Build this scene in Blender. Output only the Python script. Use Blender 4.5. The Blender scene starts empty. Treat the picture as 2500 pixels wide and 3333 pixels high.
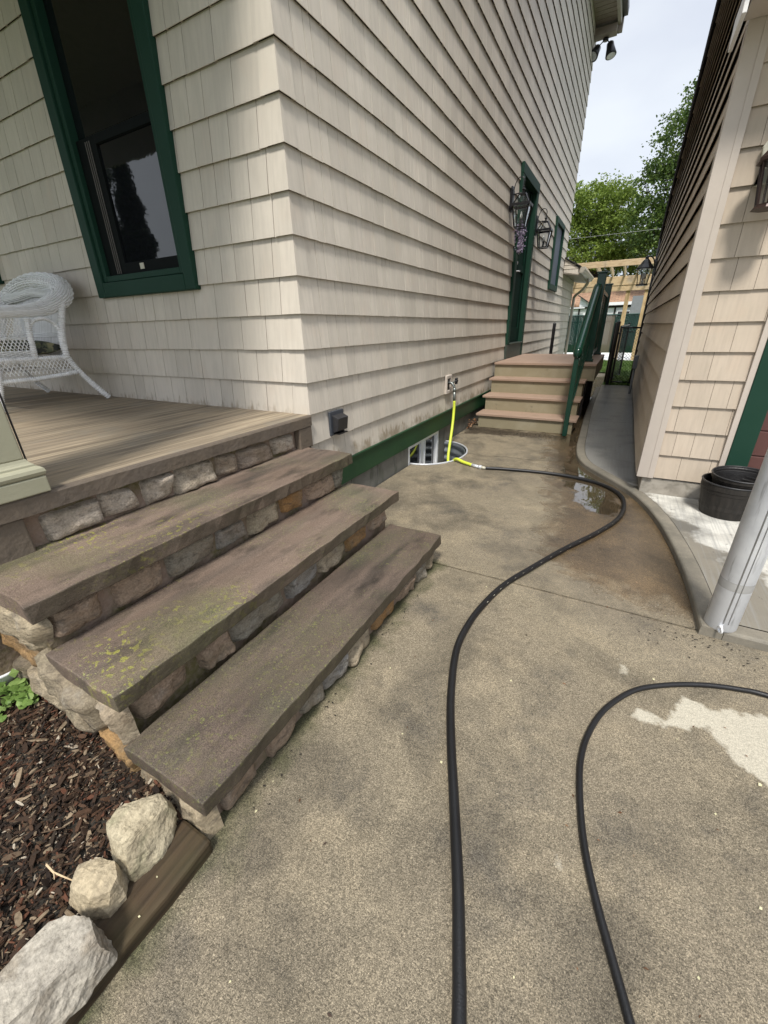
import bpy, bmesh, math, random
import numpy as np
from mathutils import Vector, Matrix, noise as mnoise
random.seed(7); rng = np.random.default_rng(7)
R = math.radians
scene = bpy.context.scene
col = scene.collection

# ------------------------------------------------------------------ camera
right = Vector((0.87600449, 0.48183396, -0.02126443))
down = Vector((0.18132603, -0.36987613, -0.91121486))
fwd = Vector((-0.44691947, 0.79437251, -0.41138219))
cam_data = bpy.data.cameras.new('camera'); cam = bpy.data.objects.new('camera', cam_data); col.objects.link(cam)
mw = Matrix((( right.x, -down.x, -fwd.x, 1.54842717), (right.y, -down.y, -fwd.y, -1.89452797), (right.z, -down.z, -fwd.z, 0.27286881), (0, 0, 0, 1)))
cam.matrix_world = mw
cam_data.sensor_fit = 'HORIZONTAL'; cam_data.sensor_width = 36; cam_data.lens = 36*1320.96/2500
cam_data.clip_start = 0.02; cam_data.clip_end = 800
scene.camera = cam

# ------------------------------------------------------------------ light
S = Vector((0.19, -0.62, 1.0)).normalized()
sun_d = bpy.data.lights.new('sun', 'SUN'); sun = bpy.data.objects.new('sun', sun_d); col.objects.link(sun)
sun_d.energy = 2.1; sun_d.angle = R(10); sun_d.color = (1, .95, .87)
sun.rotation_euler = S.to_track_quat('Z', 'Y').to_euler()
world = bpy.data.worlds.new('World'); scene.world = world; world.use_nodes = True
nt = world.node_tree; nt.nodes.clear()
out = nt.nodes.new('ShaderNodeOutputWorld'); bg = nt.nodes.new('ShaderNodeBackground'); sky = nt.nodes.new('ShaderNodeTexSky')
sky.sky_type = 'NISHITA'; sky.sun_disc = False; sky.sun_elevation = math.asin(S.z); sky.sun_rotation = math.atan2(S.x, S.y)
tc = nt.nodes.new('ShaderNodeTexCoord'); mp = nt.nodes.new('ShaderNodeMapping'); nz = nt.nodes.new('ShaderNodeTexNoise')
mp.inputs['Scale'].default_value = (1, 1, 2.2); nz.inputs['Scale'].default_value = 2.1; nz.inputs['Detail'].default_value = 5; nz.inputs['Roughness'].default_value = .5
cr = nt.nodes.new('ShaderNodeValToRGB')
cr.color_ramp.elements[0].position = .32; cr.color_ramp.elements[0].color = (4.1, 4.35, 5.0, 1)
cr.color_ramp.elements[1].position = .62; cr.color_ramp.elements[1].color = (5.5, 5.75, 6.05, 1)
mx = nt.nodes.new('ShaderNodeMix'); mx.data_type = 'RGBA'; mx.inputs[0].default_value = .88
nt.links.new(tc.outputs['Generated'], mp.inputs['Vector']); nt.links.new(mp.outputs[0], nz.inputs['Vector']); nt.links.new(nz.outputs['Fac'], cr.inputs[0])
sx = nt.nodes.new('ShaderNodeSeparateXYZ'); mr = nt.nodes.new('ShaderNodeMapRange'); vm = nt.nodes.new('ShaderNodeVectorMath'); vm.operation = 'SCALE'
mr.inputs[1].default_value = .55; mr.inputs[2].default_value = 1; mr.inputs[3].default_value = .90; mr.inputs[4].default_value = 2.1
nt.links.new(tc.outputs['Generated'], sx.inputs[0]); nt.links.new(sx.outputs['Z'], mr.inputs[0]); nt.links.new(cr.outputs[0], vm.inputs[0]); nt.links.new(mr.outputs[0], vm.inputs['Scale'])
nt.links.new(sky.outputs[0], mx.inputs[6]); nt.links.new(vm.outputs[0], mx.inputs[7]); nt.links.new(mx.outputs[2], bg.inputs['Color'])
bg.inputs['Strength'].default_value = .1
nt.links.new(bg.outputs[0], out.inputs[0])
scene.view_settings.view_transform = 'Standard'; scene.view_settings.look = 'None'; scene.view_settings.gamma = 1
scene.view_settings.exposure = 0.95
try:
    scene.cycles.max_bounces = 8; scene.cycles.transparent_max_bounces = 16
except Exception: pass

# ------------------------------------------------------------------ materials
def node(nt, t, **kw):
    n = nt.nodes.new(t)
    for k, v in kw.items(): setattr(n, k, v)
    return n
class Mat:
    """procedural material: base colour, colour layers, bump layers"""
    def __init__(s, name, base, rough=.7, metal=0, spec=.28):
        s.m = bpy.data.materials.new(name); s.m.use_nodes = True; s.nt = s.m.node_tree; s.nt.nodes.clear()
        s.out = node(s.nt, 'ShaderNodeOutputMaterial'); s.b = node(s.nt, 'ShaderNodeBsdfPrincipled')
        s.nt.links.new(s.b.outputs[0], s.out.inputs[0])
        s.b.inputs['Base Color'].default_value = (*base, 1); s.b.inputs['Roughness'].default_value = rough
        s.b.inputs['Metallic'].default_value = metal; s.b.inputs['Specular IOR Level'].default_value = spec
        s.tc = node(s.nt, 'ShaderNodeTexCoord'); s.base = base; s.c = None; s.n = None; s.r = None; s.rough = rough
    def L(s, a, b): s.nt.links.new(a, b)
    def coords(s, sc):
        mp = node(s.nt, 'ShaderNodeMapping'); mp.inputs['Scale'].default_value = sc; s.L(s.tc.outputs['Object'], mp.inputs[0]); return mp.outputs[0]
    def noise(s, scale, st=(1, 1, 1), detail=4, rough=.55, dist=0):
        n = node(s.nt, 'ShaderNodeTexNoise'); n.inputs['Scale'].default_value = scale; n.inputs['Detail'].default_value = detail
        n.inputs['Roughness'].default_value = rough; n.inputs['Distortion'].default_value = dist
        s.L(s.coords(st), n.inputs['Vector']); return n.outputs['Fac']
    def voronoi(s, scale, st=(1, 1, 1), out='Distance', feature='F1'):
        n = node(s.nt, 'ShaderNodeTexVoronoi', feature=feature); n.inputs['Scale'].default_value = scale; s.L(s.coords(st), n.inputs['Vector']); return n.outputs[out]
    def attr(s, name):
        n = node(s.nt, 'ShaderNodeAttribute', attribute_name=name); return n.outputs['Fac']
    def island(s): return node(s.nt, 'ShaderNodeNewGeometry').outputs['Random Per Island']
    def rng(s, v, lo, hi, a=0., b=1.):
        n = node(s.nt, 'ShaderNodeMapRange'); s.L(v, n.inputs[0]); n.inputs[1].default_value = lo; n.inputs[2].default_value = hi
        n.inputs[3].default_value = a; n.inputs[4].default_value = b; return n.outputs[0]
    def math(s, op, a, b=None):
        n = node(s.nt, 'ShaderNodeMath', operation=op)
        for i, v in enumerate((a, b)):
            if v is None: continue
            if isinstance(v, (int, float)): n.inputs[i].default_value = v
            else: s.L(v, n.inputs[i])
        return n.outputs[0]
    def mix(s, fac, colr, mode='MIX'):
        m = node(s.nt, 'ShaderNodeMix', data_type='RGBA', blend_type=mode)
        if isinstance(fac, (int, float)): m.inputs[0].default_value = fac
        else: s.L(fac, m.inputs[0])
        if s.c is None: m.inputs[6].default_value = (*s.base, 1)
        else: s.L(s.c, m.inputs[6])
        if isinstance(colr, tuple): m.inputs[7].default_value = (*colr, 1)
        else: s.L(colr, m.inputs[7])
        s.c = m.outputs[2]; return s
    def layer(s, scale, lo, hi, colr, amt=1., st=(1, 1, 1), detail=4, rough=.55, dist=0):
        return s.mix(s.rng(s.noise(scale, st, detail, rough, dist), lo, hi, 0, amt), colr)
    def tint(s, v, lo, hi):          # multiply brightness by lo..hi driven by v in 0..1
        g = s.rng(v, 0, 1, lo, hi); c = node(s.nt, 'ShaderNodeCombineColor')
        for i in range(3): s.L(g, c.inputs[i])
        return s.mix(1., c.outputs[0], 'MULTIPLY')
    def ramp(s, v, stops):
        n = node(s.nt, 'ShaderNodeValToRGB'); e = n.color_ramp.elements
        while len(e) < len(stops): e.new(.5)
        for i, (p, c) in enumerate(stops): e[i].position = p; e[i].color = (*c, 1)
        n.color_ramp.interpolation = 'CONSTANT'; s.L(v, n.inputs[0]); s.c = n.outputs[0]; return s
    def bump(s, h, dist, strength=1.):
        n = node(s.nt, 'ShaderNodeBump'); n.inputs['Distance'].default_value = dist; n.inputs['Strength'].default_value = strength
        s.L(h, n.inputs['Height'])
        if s.n is not None: s.L(s.n, n.inputs['Normal'])
        s.n = n.outputs[0]; return s
    def roughv(s, v, a, b): s.r = s.rng(v, 0, 1, a, b); return s
    def done(s):
        if s.c is not None: s.L(s.c, s.b.inputs['Base Color'])
        if s.n is not None: s.L(s.n, s.b.inputs['Normal'])
        if s.r is not None: s.L(s.r, s.b.inputs['Roughness'])
        return s.m

def simple(name, base, rough=.5, metal=0, var=.15, sc=12, bs=60, bd=.0006, spec=.5):
    m = Mat(name, base, rough, metal, spec); m.layer(sc, .35, .7, tuple(c*(1-var) for c in base), 1.)
    m.bump(m.noise(bs), bd); return m.done()

def siding_mat(name, base, dirt=None):
    m = Mat(name, base, .72, 0, .3)
    m.layer(1.6, .42, .66, (base[0]*.84, base[1]*.84, base[2]*.82), .7); m.layer(13, .5, .72, (base[0]*.86, base[1]*.87, base[2]*.86), .5, st=(1, 1, .5))
    m.layer(5, .55, .8, (base[0]*.97, base[1]*.9, base[2]*.86), .6, detail=2)
    m.layer(50, .42, .75, tuple(c*.78 for c in base), .6, st=(1, 1, .05)); m.layer(9, .5, .75, tuple(c*.88 for c in base), .5, st=(1, 1, .25))
    m.layer(420, .5, .85, tuple(c*.8 for c in base), .35)
    if dirt:      # splashed mud along the lowest course
        g = node(m.nt, 'ShaderNodeSeparateXYZ'); m.L(m.tc.outputs['Object'], g.inputs[0])
        zz = m.math('ADD', g.outputs['Z'], m.rng(m.noise(38, (1, 1, .25), 4), .3, .7, .05, -.05)); band = m.rng(zz, dirt+.035, dirt-.01)
        m.mix(m.math('MULTIPLY', band, m.rng(m.noise(7, (1, 1, 1), 4), .42, .60, 0, .8)), (.27, .215, .145))
    m.tint(m.island(), .92, 1.05)
    m.bump(m.noise(70, (1, 1, .05), 5), .0016, .8).bump(m.noise(500), .0004, .6)
    return m.done()
M = {}
M['siding'] = siding_mat('shake_siding', (.64, .585, .505)); M['siding_f'] = siding_mat('porch_shake_siding', (.64, .585, .505), .705); M['siding_s'] = siding_mat('alley_shake_siding', (.64, .585, .505), .40)
M['siding_side'] = M['siding']
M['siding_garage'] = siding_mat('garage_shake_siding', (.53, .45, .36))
#m = Mat('dirty_siding_splash', (.565, .515, .445), .75); m.layer(30, .4, .6, (.30, .25, .18), .9, st=(1, 1, .3)); M['splash'] = m.done()
M['trim_beige'] = simple('beige_trim', (.52, .46, .40), .6, var=.05)
M['wall_core'] = simple('shade_dark_sheathing', (.035, .028, .024), .9)  # near black: shade of the hollows behind the shakes is put into this colour
m = Mat('green_trim_paint', (.010, .042, .026), .6, 0, .2); m.layer(3, .4, .75, (.014, .048, .032), .8); m.layer(40, .62, .8, (.03, .06, .045), .3); m.bump(m.noise(25, (1, 1, .3)), .0012, .5); M['green'] = m.done()
m = Mat('green_skirt_board', (.018, .062, .026), .5, 0, .3); m.layer(4, .4, .75, (.013, .046, .022), .8); m.layer(60, .6, .8, (.04, .075, .045), .3); m.bump(m.noise(20), .001, .5); M['green_band'] = m.done()
M['green_vinyl'] = simple('green_vinyl', (.004, .040, .024), .22, var=.2, sc=20)
M['dark_green'] = simple('dark_green_door', (.006, .030, .020), .75, var=.3, spec=.1)
M['kick'] = simple('grey_green_threshold', (.05, .068, .055), .5, var=.3)
m = Mat('window_glass', (.008, .009, .011), .03, 0, .5); m.b.inputs['IOR'].default_value = 1.75; m.bump(m.noise(3), .004, .25); M['glass_dark'] = m.done()
m = Mat('insect_screen', (.02, .028, .045), .45); m.bump(m.voronoi(400), .0004, .6); M['screen'] = m.done()
M['screen_blue'] = simple('blue_grey_screen', (.075, .095, .135), .6, var=.15)
M['sash_dark'] = simple('dark_sash', (.005, .007, .007), .7, var=.2, spec=.1); M['interior'] = simple('dim_interior', (.008, .008, .009), .9)
M['curtain'] = simple('curtain_track', (.12, .11, .10), .7)
m = Mat('clear_glass', (.95, .97, .98), .02); m.b.inputs['Transmission Weight'].default_value = 1; m.b.inputs['IOR'].default_value = 1.35; M['glass'] = m.done()
M['black'] = simple('black_metal', (.012, .012, .014), .32, .0, var=.2)
M['black_plastic'] = simple('black_plastic', (.03, .03, .033), .42, var=.25, sc=20)
M['bronze'] = simple('bronze_metal', (.045, .025, .02), .4, .3, var=.3)
M['bulb'] = simple('white_bulb', (.8, .8, .76), .3, var=.03)
M['cream'] = simple('cream_paint', (.55, .53, .43), .5, var=.05)
M['column'] = simple('sage_cream_column', (.36, .35, .25), .5, var=.08, sc=6)
M['white_vinyl'] = simple('white_vinyl', (.8, .81, .82), .3, var=.04)
m = Mat('foundation_block', (.20, .195, .175), .9); m.layer(3, .4, .7, (.11, .115, .095), .8).layer(14, .5, .75, (.055, .07, .045), .6, st=(1, 1, .35)).layer(120, .5, .8, (.13, .12, .10), .5)
m.bump(m.noise(60), .004, .7); M['foundation'] = m.done()
m = Mat('garage_foundation', (.40, .37, .32), .9); m.layer(5, .4, .65, (.20, .18, .15), .8).layer(18, .5, .7, (.12, .11, .085), .6); m.bump(m.noise(40), .004, .7); M['foundation2'] = m.done()

# concrete of the driveway (with wet and dry areas that keep their own outline)
def driveway_mat():
    m = Mat('driveway_concrete', (.265, .225, .158), .85)
    m.layer(1.1, .38, .62, (.215, .182, .133), .7, detail=3, dist=.5)
    m.layer(2.6, .45, .66, (.125, .108, .08), .85, detail=5, rough=.6, dist=.7)
    m.layer(5, .50, .72, (.36, .30, .205), .6, detail=4)
    m.layer(4.2, .54, .72, (.105, .095, .078), .8, detail=6, rough=.65)
    gs = m.attr('sd_steps')                                   # moss along the foot of the steps
    ns = m.noise(9, detail=5)
    moss = m.rng(m.math('ADD', gs, m.rng(ns, .3, .7, -.05, .07)), -.01, .075, 1, 0)
    m.mix(m.math('MULTIPLY', moss, .8), (.065, .072, .032))
    dt = m.attr('sd_dirt'); dn = m.rng(m.noise(14, detail=6, rough=.7), .3, .7, -.09, .09)
    m.mix(m.rng(m.math('ADD', dt, dn), .0, -.07, 0, .85), (.045, .033, .022))
    # aggregate
    v = m.voronoi(430, (1, 1, 1), 'Color'); sep = node(m.nt, 'ShaderNodeSeparateColor'); m.L(v, sep.inputs[0])
    m.tint(sep.outputs[0], .58, 1.40)
    v2 = m.noise(620, detail=2); m.tint(m.rng(v2, .36, .64), .62, 1.36)
    v3 = m.noise(120, (1, 1, 1), detail=5, rough=.75, dist=.6); m.tint(m.rng(v3, .35, .65), .90, 1.09); v4 = m.noise(26, detail=6, rough=.7, dist=1.2); m.tint(m.rng(v4, .35, .65), .90, 1.08)
    sp_ = m.voronoi(30); m.mix(m.math('MULTIPLY', m.rng(sp_, .10, .05), m.rng(m.noise(3.7), .5, .6, 0, .7)), (.05, .042, .032))
    # wet
    wn = m.rng(m.noise(7, detail=6, rough=.62, dist=.6), .3, .7, -.11, .11)
    wet = m.rng(m.math('ADD', m.attr('sd_wet'), wn), .08, -.10)
    wetc = node(m.nt, 'ShaderNodeCombineColor')
    for i, (a) in enumerate((.52, .43, .34)): m.L(m.rng(wet, 0, 1, 1, a), wetc.inputs[i])
    m.mix(1., wetc.outputs[0], 'MULTIPLY')
    pn = m.rng(m.noise(16, detail=6, rough=.65), .3, .7, -.05, .03)
    pud = m.rng(m.math('ADD', m.attr('sd_pud'), pn), .012, -.008)
    m.mix(m.math('MULTIPLY', pud, .55), (.045, .038, .026))
    # dry
    dn2 = m.rng(m.noise(22, detail=6, rough=.6), .3, .7, -.02, .02)
    dry = m.rng(m.math('ADD', m.attr('sd_dry'), dn2), .008, -.008)
    m.mix(dry, (.52, .48, .385))
    vv = m.voronoi(430, (1, 1, 1), 'Color'); sp = node(m.nt, 'ShaderNodeSeparateColor'); m.L(vv, sp.inputs[0]); m.tint(sp.outputs[1], .74, 1.14)
    # swirled broom finish
    br = m.noise(26, (1, 6, 1), detail=4, dist=1.4)
    hs = m.math('ADD', m.math('MULTIPLY', v2, .5), m.math('MULTIPLY', br, .5))
    damp = m.math('SUBTRACT', 1., pud)
    b = node(m.nt, 'ShaderNodeBump'); b.inputs['Distance'].default_value = .0042; m.L(hs, b.inputs['Height']); m.L(m.math('MULTIPLY', damp, m.rng(wet, 0, 1, .95, .35)), b.inputs['Strength']); m.n = b.outputs[0]
    sheen = m.rng(m.math('ADD', m.attr('sd_wet'), wn), .50, .02); r1 = m.math('MULTIPLY', m.rng(sheen, 0, 1, .62, .30), m.rng(wet, 0, 1, 1, .36)); r2 = m.math('MULTIPLY', r1, m.rng(pud, 0, 1, 1, .1)); m.r = m.math('MAXIMUM', r2, m.math('MULTIPLY', dry, .9))
    m.L(m.math('ADD', m.rng(sheen, 0, 1, 1.42, 2.0), m.rng(pud, 0, 1, 0, 1.8)), m.b.inputs['IOR'])
    return m.done()
M['drive'] = driveway_mat()
def apron_mat():
    m = Mat('pale_concrete', (.62, .61, .56), .85)
    m.layer(6, .45, .7, (.50, .48, .43), .6).layer(2, .55, .7, (.42, .38, .31), .4)
    an = m.rng(m.noise(5, detail=6, rough=.6), .3, .7, -.12, .12)
    damp = m.rng(m.math('ADD', m.attr('sd_wet'), an), .03, -.03)
    m.mix(damp, (.235, .215, .175))
    wn = m.rng(m.noise(9, detail=5), .3, .7, -.06, .06)
    soak = m.rng(m.math('ADD', m.attr('sd_soak'), wn), .03, -.03)
    m.mix(soak, (.22, .215, .20))
    m.layer(3, .5, .75, (.13, .12, .105), .35).layer(150, .45, .8, (.16, .15, .13), .3)
    m.layer(75, .48, .68, (.27, .27, .26), .55, st=(1, .03, 1)); m.layer(4, .5, .68, (.09, .09, .085), .6, detail=5)
    m.layer(24, .66, .72, (.08, .07, .05), .7, st=(1, .5, 1))
    m.bump(m.noise(60, (1, .03, 1), 3), .003, .6).bump(m.noise(200), .001, .6)
    m.r = m.rng(soak, 0, 1, .8, .30); return m.done()
M['apron'] = apron_mat()
m = Mat('kerb_concrete', (.225, .205, .165), .62); m.layer(6, .4, .7, (.15, .14, .115), .8).layer(30, .5, .75, (.30, .27, .21), .5).layer(250, .5, .8, (.07, .06, .05), .4); m.bump(m.noise(120), .002, .6); M['kerb'] = m.done()
M['dirt'] = simple('damp_soil', (.03, .025, .018), .9, bs=80, bd=.01)
# brownstone treads
m = Mat('brownstone_tread', (.150, .110, .084), .55)
m.layer(2.2, .38, .68, (.24, .182, .145), .85, st=(2.6, .45, 1), detail=6).layer(5, .45, .72, (.068, .057, .047), .9, st=(2.2, .45, 1), detail=6)
m.layer(8, .54, .74, (.035, .030, .024), .9, st=(1.3, .6, 1), detail=6).layer(2.6, .5, .7, (.135, .135, .085), .55, detail=4)
sxyz = node(m.nt, 'ShaderNodeSeparateXYZ'); m.L(m.tc.outputs['Object'], sxyz.inputs[0])
near = m.math('MULTIPLY', m.rng(sxyz.outputs['Y'], -.0, -.55), m.rng(sxyz.outputs['Z'], .15, .27))
lm = m.math('MULTIPLY', m.rng(m.noise(46, detail=5, rough=.6), .555, .585), m.math('MULTIPLY', m.rng(m.noise(3.3, detail=3), .48, .60), near)); m.mix(m.math('MULTIPLY', lm, .85), (.27, .26, .06))
lm2 = m.math('MULTIPLY', m.rng(m.noise(105, detail=4, rough=.6), .60, .63), m.rng(m.noise(3, detail=3), .47, .60)); m.mix(m.math('MULTIPLY', lm2, .7), (.27, .28, .10))
m.mix(m.math('MULTIPLY', m.rng(m.noise(2.2, detail=4), .45, .62), m.math('MULTIPLY', near, .5)), (.10, .10, .045))
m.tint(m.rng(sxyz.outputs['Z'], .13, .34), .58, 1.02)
m.tint(m.rng(m.noise(360, detail=2), .34, .66), .62, 1.38)
gn = node(m.nt, 'ShaderNodeSeparateXYZ'); m.L(node(m.nt, 'ShaderNodeNewGeometry').outputs['True Normal'], gn.inputs[0]); m.mix(m.math('MULTIPLY', m.rng(gn.outputs['X'], .4, .8), m.rng(m.noise(6, detail=5), .3, .65, .35, .8)), (.062, .052, .034))  # darkens the front faces: mossy grime plus their weaker light, painted in
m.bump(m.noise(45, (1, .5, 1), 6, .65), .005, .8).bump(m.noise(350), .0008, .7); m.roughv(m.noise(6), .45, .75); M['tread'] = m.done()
m = Mat('mortar', (.26, .19, .145), .9); m.layer(5, .45, .62, (.10, .095, .03), .85).layer(60, .4, .7, (.27, .21, .17), .6); m.bump(m.noise(45, detail=6), .010, .9); M['mortar'] = m.done()
def stone_mat(name, stops):
    m = Mat(name, (.3, .27, .2), .78); m.ramp(m.island(), stops)
    m.layer(9, .42, .68, (.30, .23, .15), .5, detail=5).layer(28, .5, .72, (.09, .075, .06), .65, st=(1, 1, 2.4), detail=6)
    m.layer(14, .56, .74, (.38, .35, .30), .55, detail=5).layer(7, .62, .76, (.20, .11, .035), .6)
    m.layer(5, .55, .75, (.07, .08, .035), .5)
    m.tint(m.rng(m.noise(160, detail=4), .3, .7), .75, 1.22)
    m.bump(m.noise(26, (1, 1, 1.6), 8, .75), .020, 1.).bump(m.noise(160, detail=4), .003, .8); return m.done()
M['stone'] = stone_mat('fieldstone', [(0, (.38, .36, .33)), (.2, (.50, .42, .30)), (.4, (.25, .27, .265)), (.55, (.46, .34, .25)), (.7, (.34, .31, .25)), (.86, (.42, .24, .10))])
M['stone_light'] = stone_mat('pale_fieldstone', [(0, (.54, .46, .36)), (.25, (.42, .34, .26)), (.5, (.58, .50, .41)), (.75, (.36, .29, .23))])
M['stone_side'] = stone_mat('side_fieldstone', [(0, (.54, .45, .31)), (.22, (.36, .30, .21)), (.4, (.50, .42, .30)), (.6, (.44, .27, .12)), (.78, (.26, .22, .16)), (.9, (.56, .46, .33))])
def rock_mat(name, base, b2, b3):
    m = Mat(name, base, .85); m.layer(6, .4, .68, b2, .9, detail=6).layer(16, .5, .72, b3, .6, detail=6).layer(3, .56, .7, (.36, .24, .12), .5)
    ve = m.voronoi(7, (1, 1, 1), 'Distance', 'DISTANCE_TO_EDGE'); m.mix(m.math('MULTIPLY', m.rng(ve, .035, .0), m.rng(m.noise(6, detail=4), .45, .6, 0, .6)), (.09, .075, .05)); m.layer(2.5, .52, .66, (.17, .13, .08), .5, detail=6); m.tint(m.rng(m.noise(110, detail=5, rough=.7), .3, .7), .62, 1.25); m.bump(m.noise(18, detail=8, rough=.6), .007, .8).bump(m.noise(140, detail=4), .003, .9); return m.done()
M['rock_a'] = rock_mat('mossy_pale_rock', (.44, .385, .27), (.30, .245, .16), (.20, .21, .12))
M['rock_b'] = rock_mat('granite_rock', (.46, .39, .27), (.34, .27, .17), (.12, .10, .08))
M['rock_c'] = rock_mat('pale_slab_rock', (.42, .385, .32), (.28, .255, .22), (.20, .145, .085))
m = Mat('porch_edge_concrete', (.15, .12, .09), .8); m.layer(5, .4, .7, (.13, .108, .09), .8, detail=6).layer(3, .62, .75, (.40, .37, .33), .6).layer(90, .45, .75, (.10, .085, .07), .5); m.bump(m.noise(40, detail=6), .005, .8); M['porch_edge'] = m.done()
m = Mat('weathered_floor_boards', (.42, .345, .245), .68); m.layer(10, .38, .68, (.19, .155, .115), .9, st=(1, .08, 1), detail=6, dist=.4)
m.layer(34, .42, .66, (.14, .11, .075), .7, st=(1, .035, 1), detail=5, dist=.3).layer(2.2, .48, .72, (.42, .33, .22), .65, detail=3).layer(60, .5, .72, (.11, .09, .065), .65, st=(1, .05, 1), detail=4, dist=.6).layer(3.5, .55, .72, (.22, .205, .17), .6)
m.tint(m.island(), .93, 1.06); m.bump(m.noise(80, (1, .05, 1), 4), .002, .7); M['porch_floor'] = m.done()
m = Mat('composite_tread', (.35, .25, .19), .6); m.layer(60, .45, .7, (.32, .225, .165), .8, st=(.06, 1, 1)).layer(3, .5, .72, (.38, .275, .21), .5); m.layer(5, .6, .7, (.2, .15, .11), .4); m.bump(m.noise(90, (.06, 1, 1)), .0012, .6); M['composite'] = m.done()
m = Mat('tan_riser_board', (.27, .235, .155), .65); m.layer(70, .45, .75, (.25, .22, .145), .7, st=(.06, 1, 1)).layer(4, .5, .72, (.36, .325, .24), .5).layer(20, .62, .75, (.13, .11, .08), .5); m.bump(m.noise(80, (.05, 1, 1)), .001, .6); M['riser'] = m.done()
m = Mat('timber', (.065, .044, .025), .75); m.layer(45, .4, .62, (.03, .021, .013), .9, st=(1, .04, 1), detail=6).layer(4, .5, .75, (.07, .068, .028), .6).layer(3, .55, .7, (.105, .078, .04), .6)
m.bump(m.noise(90, (1, .03, 1), 4), .004, .9); M['timber'] = m.done()
m = Mat('mulch_chips', (.05, .03, .02), .85); m.ramp(m.island(), [(0, (.016, .010, .007)), (.25, (.040, .023, .014)), (.44, (.078, .042, .024)), (.64, (.11, .045, .025)), (.71, (.10, .068, .042)), (.81, (.25, .19, .125)), (.91, (.03, .021, .014)), (.972, (.46, .40, .31))])
m.layer(120, .4, .7, (.03, .02, .013), .5); m.bump(m.noise(200), .001, .8); M['mulch'] = m.done()
M['hose_black'] = simple('black_rubber', (.010, .010, .011), .42, var=.4, sc=8, bs=300, bd=.0008)
M['hose_yellow'] = simple('yellow_hose', (.62, .72, .06), .45, var=.08)
M['hose_fit'] = simple('grey_hose_fitting', (.24, .26, .25), .35, .6)
m = Mat('galvanised_steel', (.66, .68, .71), .45, .35); m.layer(4, .4, .68, (.50, .52, .55), .9, detail=6).layer(14, .5, .75, (.80, .82, .84), .5, detail=6).layer(50, .6, .72, (.22, .22, .22), .6, st=(1, 1, .12)).layer(3, .6, .72, (.28, .27, .255), .6)
m.bump(m.noise(30, detail=5), .001, .6); M['galv'] = m.done()
m = Mat('galvanised_well', (.36, .40, .44), .35, .7); m.layer(8, .4, .7, (.26, .29, .32), .8); M['well'] = m.done()
M['seam'] = simple('scratched_seam', (.52, .53, .54), .6, .2, var=.4); M['galv_dull'] = simple('dull_zinc', (.44, .44, .43), .6, .3, var=.3)
m = Mat('wicker', (.90, .90, .90), .5); m.layer(30, .5, .75, (.74, .74, .72), .6); m.tint(m.island(), .86, 1.1); M['wicker'] = m.done()
m = Mat('cushion_cloth', (.11, .125, .08), .85); m.layer(14, .45, .55, (.26, .24, .14), .9, detail=3).layer(20, .52, .6, (.025, .03, .035), .9, detail=3); m.bump(m.noise(300), .0005); M['cushion'] = m.done()
def leaf_mat(name, stops, trans=.25):
    m = Mat(name, (.06, .12, .02), .5, 0, .3); m.ramp(m.island(), stops); m.nt.nodes[-1]
    cr_ = [n for n in m.nt.nodes if n.bl_idname == 'ShaderNodeValToRGB'][0]; cr_.color_ramp.interpolation = 'LINEAR'
    m.layer(.9, .4, .65, (stops[0][1][0], stops[0][1][1], stops[0][1][2]), .5, detail=3)
    m.b.inputs['Transmission Weight'].default_value = 0
    mat = m.done(); tr = node(m.nt, 'ShaderNodeBsdfTranslucent'); ms = node(m.nt, 'ShaderNodeMixShader'); ms.inputs[0].default_value = trans
    m.L(m.c, tr.inputs[0]); m.L(m.b.outputs[0], ms.inputs[1]); m.L(tr.outputs[0], ms.inputs[2]); m.L(ms.outputs[0], m.out.inputs[0]); return mat
M['leaf'] = leaf_mat('maple_leaf', [(0, (.10, .155, .025)), (.5, (.19, .27, .045)), (1, (.33, .41, .09))], .4)
M['leaf_dark'] = leaf_mat('dark_maple_leaf', [(0, (.045, .085, .02)), (.5, (.095, .155, .035)), (1, (.20, .27, .06))], .35)
M['leaf_conifer'] = leaf_mat('conifer_needle', [(0, (.010, .02, .008)), (1, (.02, .04, .015))], .1)
M['leaf_plant'] = leaf_mat('pale_leaf', [(0, (.13, .22, .05)), (.5, (.22, .34, .09)), (1, (.34, .46, .16))], .3)
M['bark'] = simple('bark', (.10, .08, .065), .9, var=.5, sc=8, bs=30, bd=.02)
m = Mat('grass', (.07, .13, .025), .8); m.layer(2, .4, .7, (.11, .17, .04), .8).layer(30, .4, .7, (.035, .07, .015), .7); m.bump(m.noise(60, detail=5), .03, .9); M['grass'] = m.done()
M['blade'] = leaf_mat('grass_blade', [(0, (.05, .11, .02)), (.6, (.10, .18, .035)), (1, (.19, .24, .07))], .3)
m = Mat('new_lumber', (.62, .48, .30), .7); m.layer(40, .45, .7, (.38, .26, .14), .8, st=(.15, 1, 1), detail=5).layer(3, .55, .72, (.33, .31, .26), .7).layer(6, .6, .7, (.28, .18, .10), .6); M['lumber'] = m.done()
m = Mat('new_lumber_post', (.62, .46, .26), .7); m.layer(40, .45, .7, (.38, .25, .12), .8, st=(1, 1, .1), detail=5).layer(7, .6, .7, (.26, .16, .08), .6); M['lumber_v'] = m.done()
m = Mat('orange_roof_shingle', (.34, .205, .13), .9)
bk = node(m.nt, 'ShaderNodeTexBrick'); bk.inputs['Scale'].default_value = 1; bk.inputs['Brick Width'].default_value = .34; bk.inputs['Row Height'].default_value = .16; bk.inputs['Mortar Size'].default_value = .014
bk.inputs['Color1'].default_value = (.40, .245, .155, 1); bk.inputs['Color2'].default_value = (.27, .155, .10, 1); bk.inputs['Mortar'].default_value = (.13, .09, .07, 1)
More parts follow.
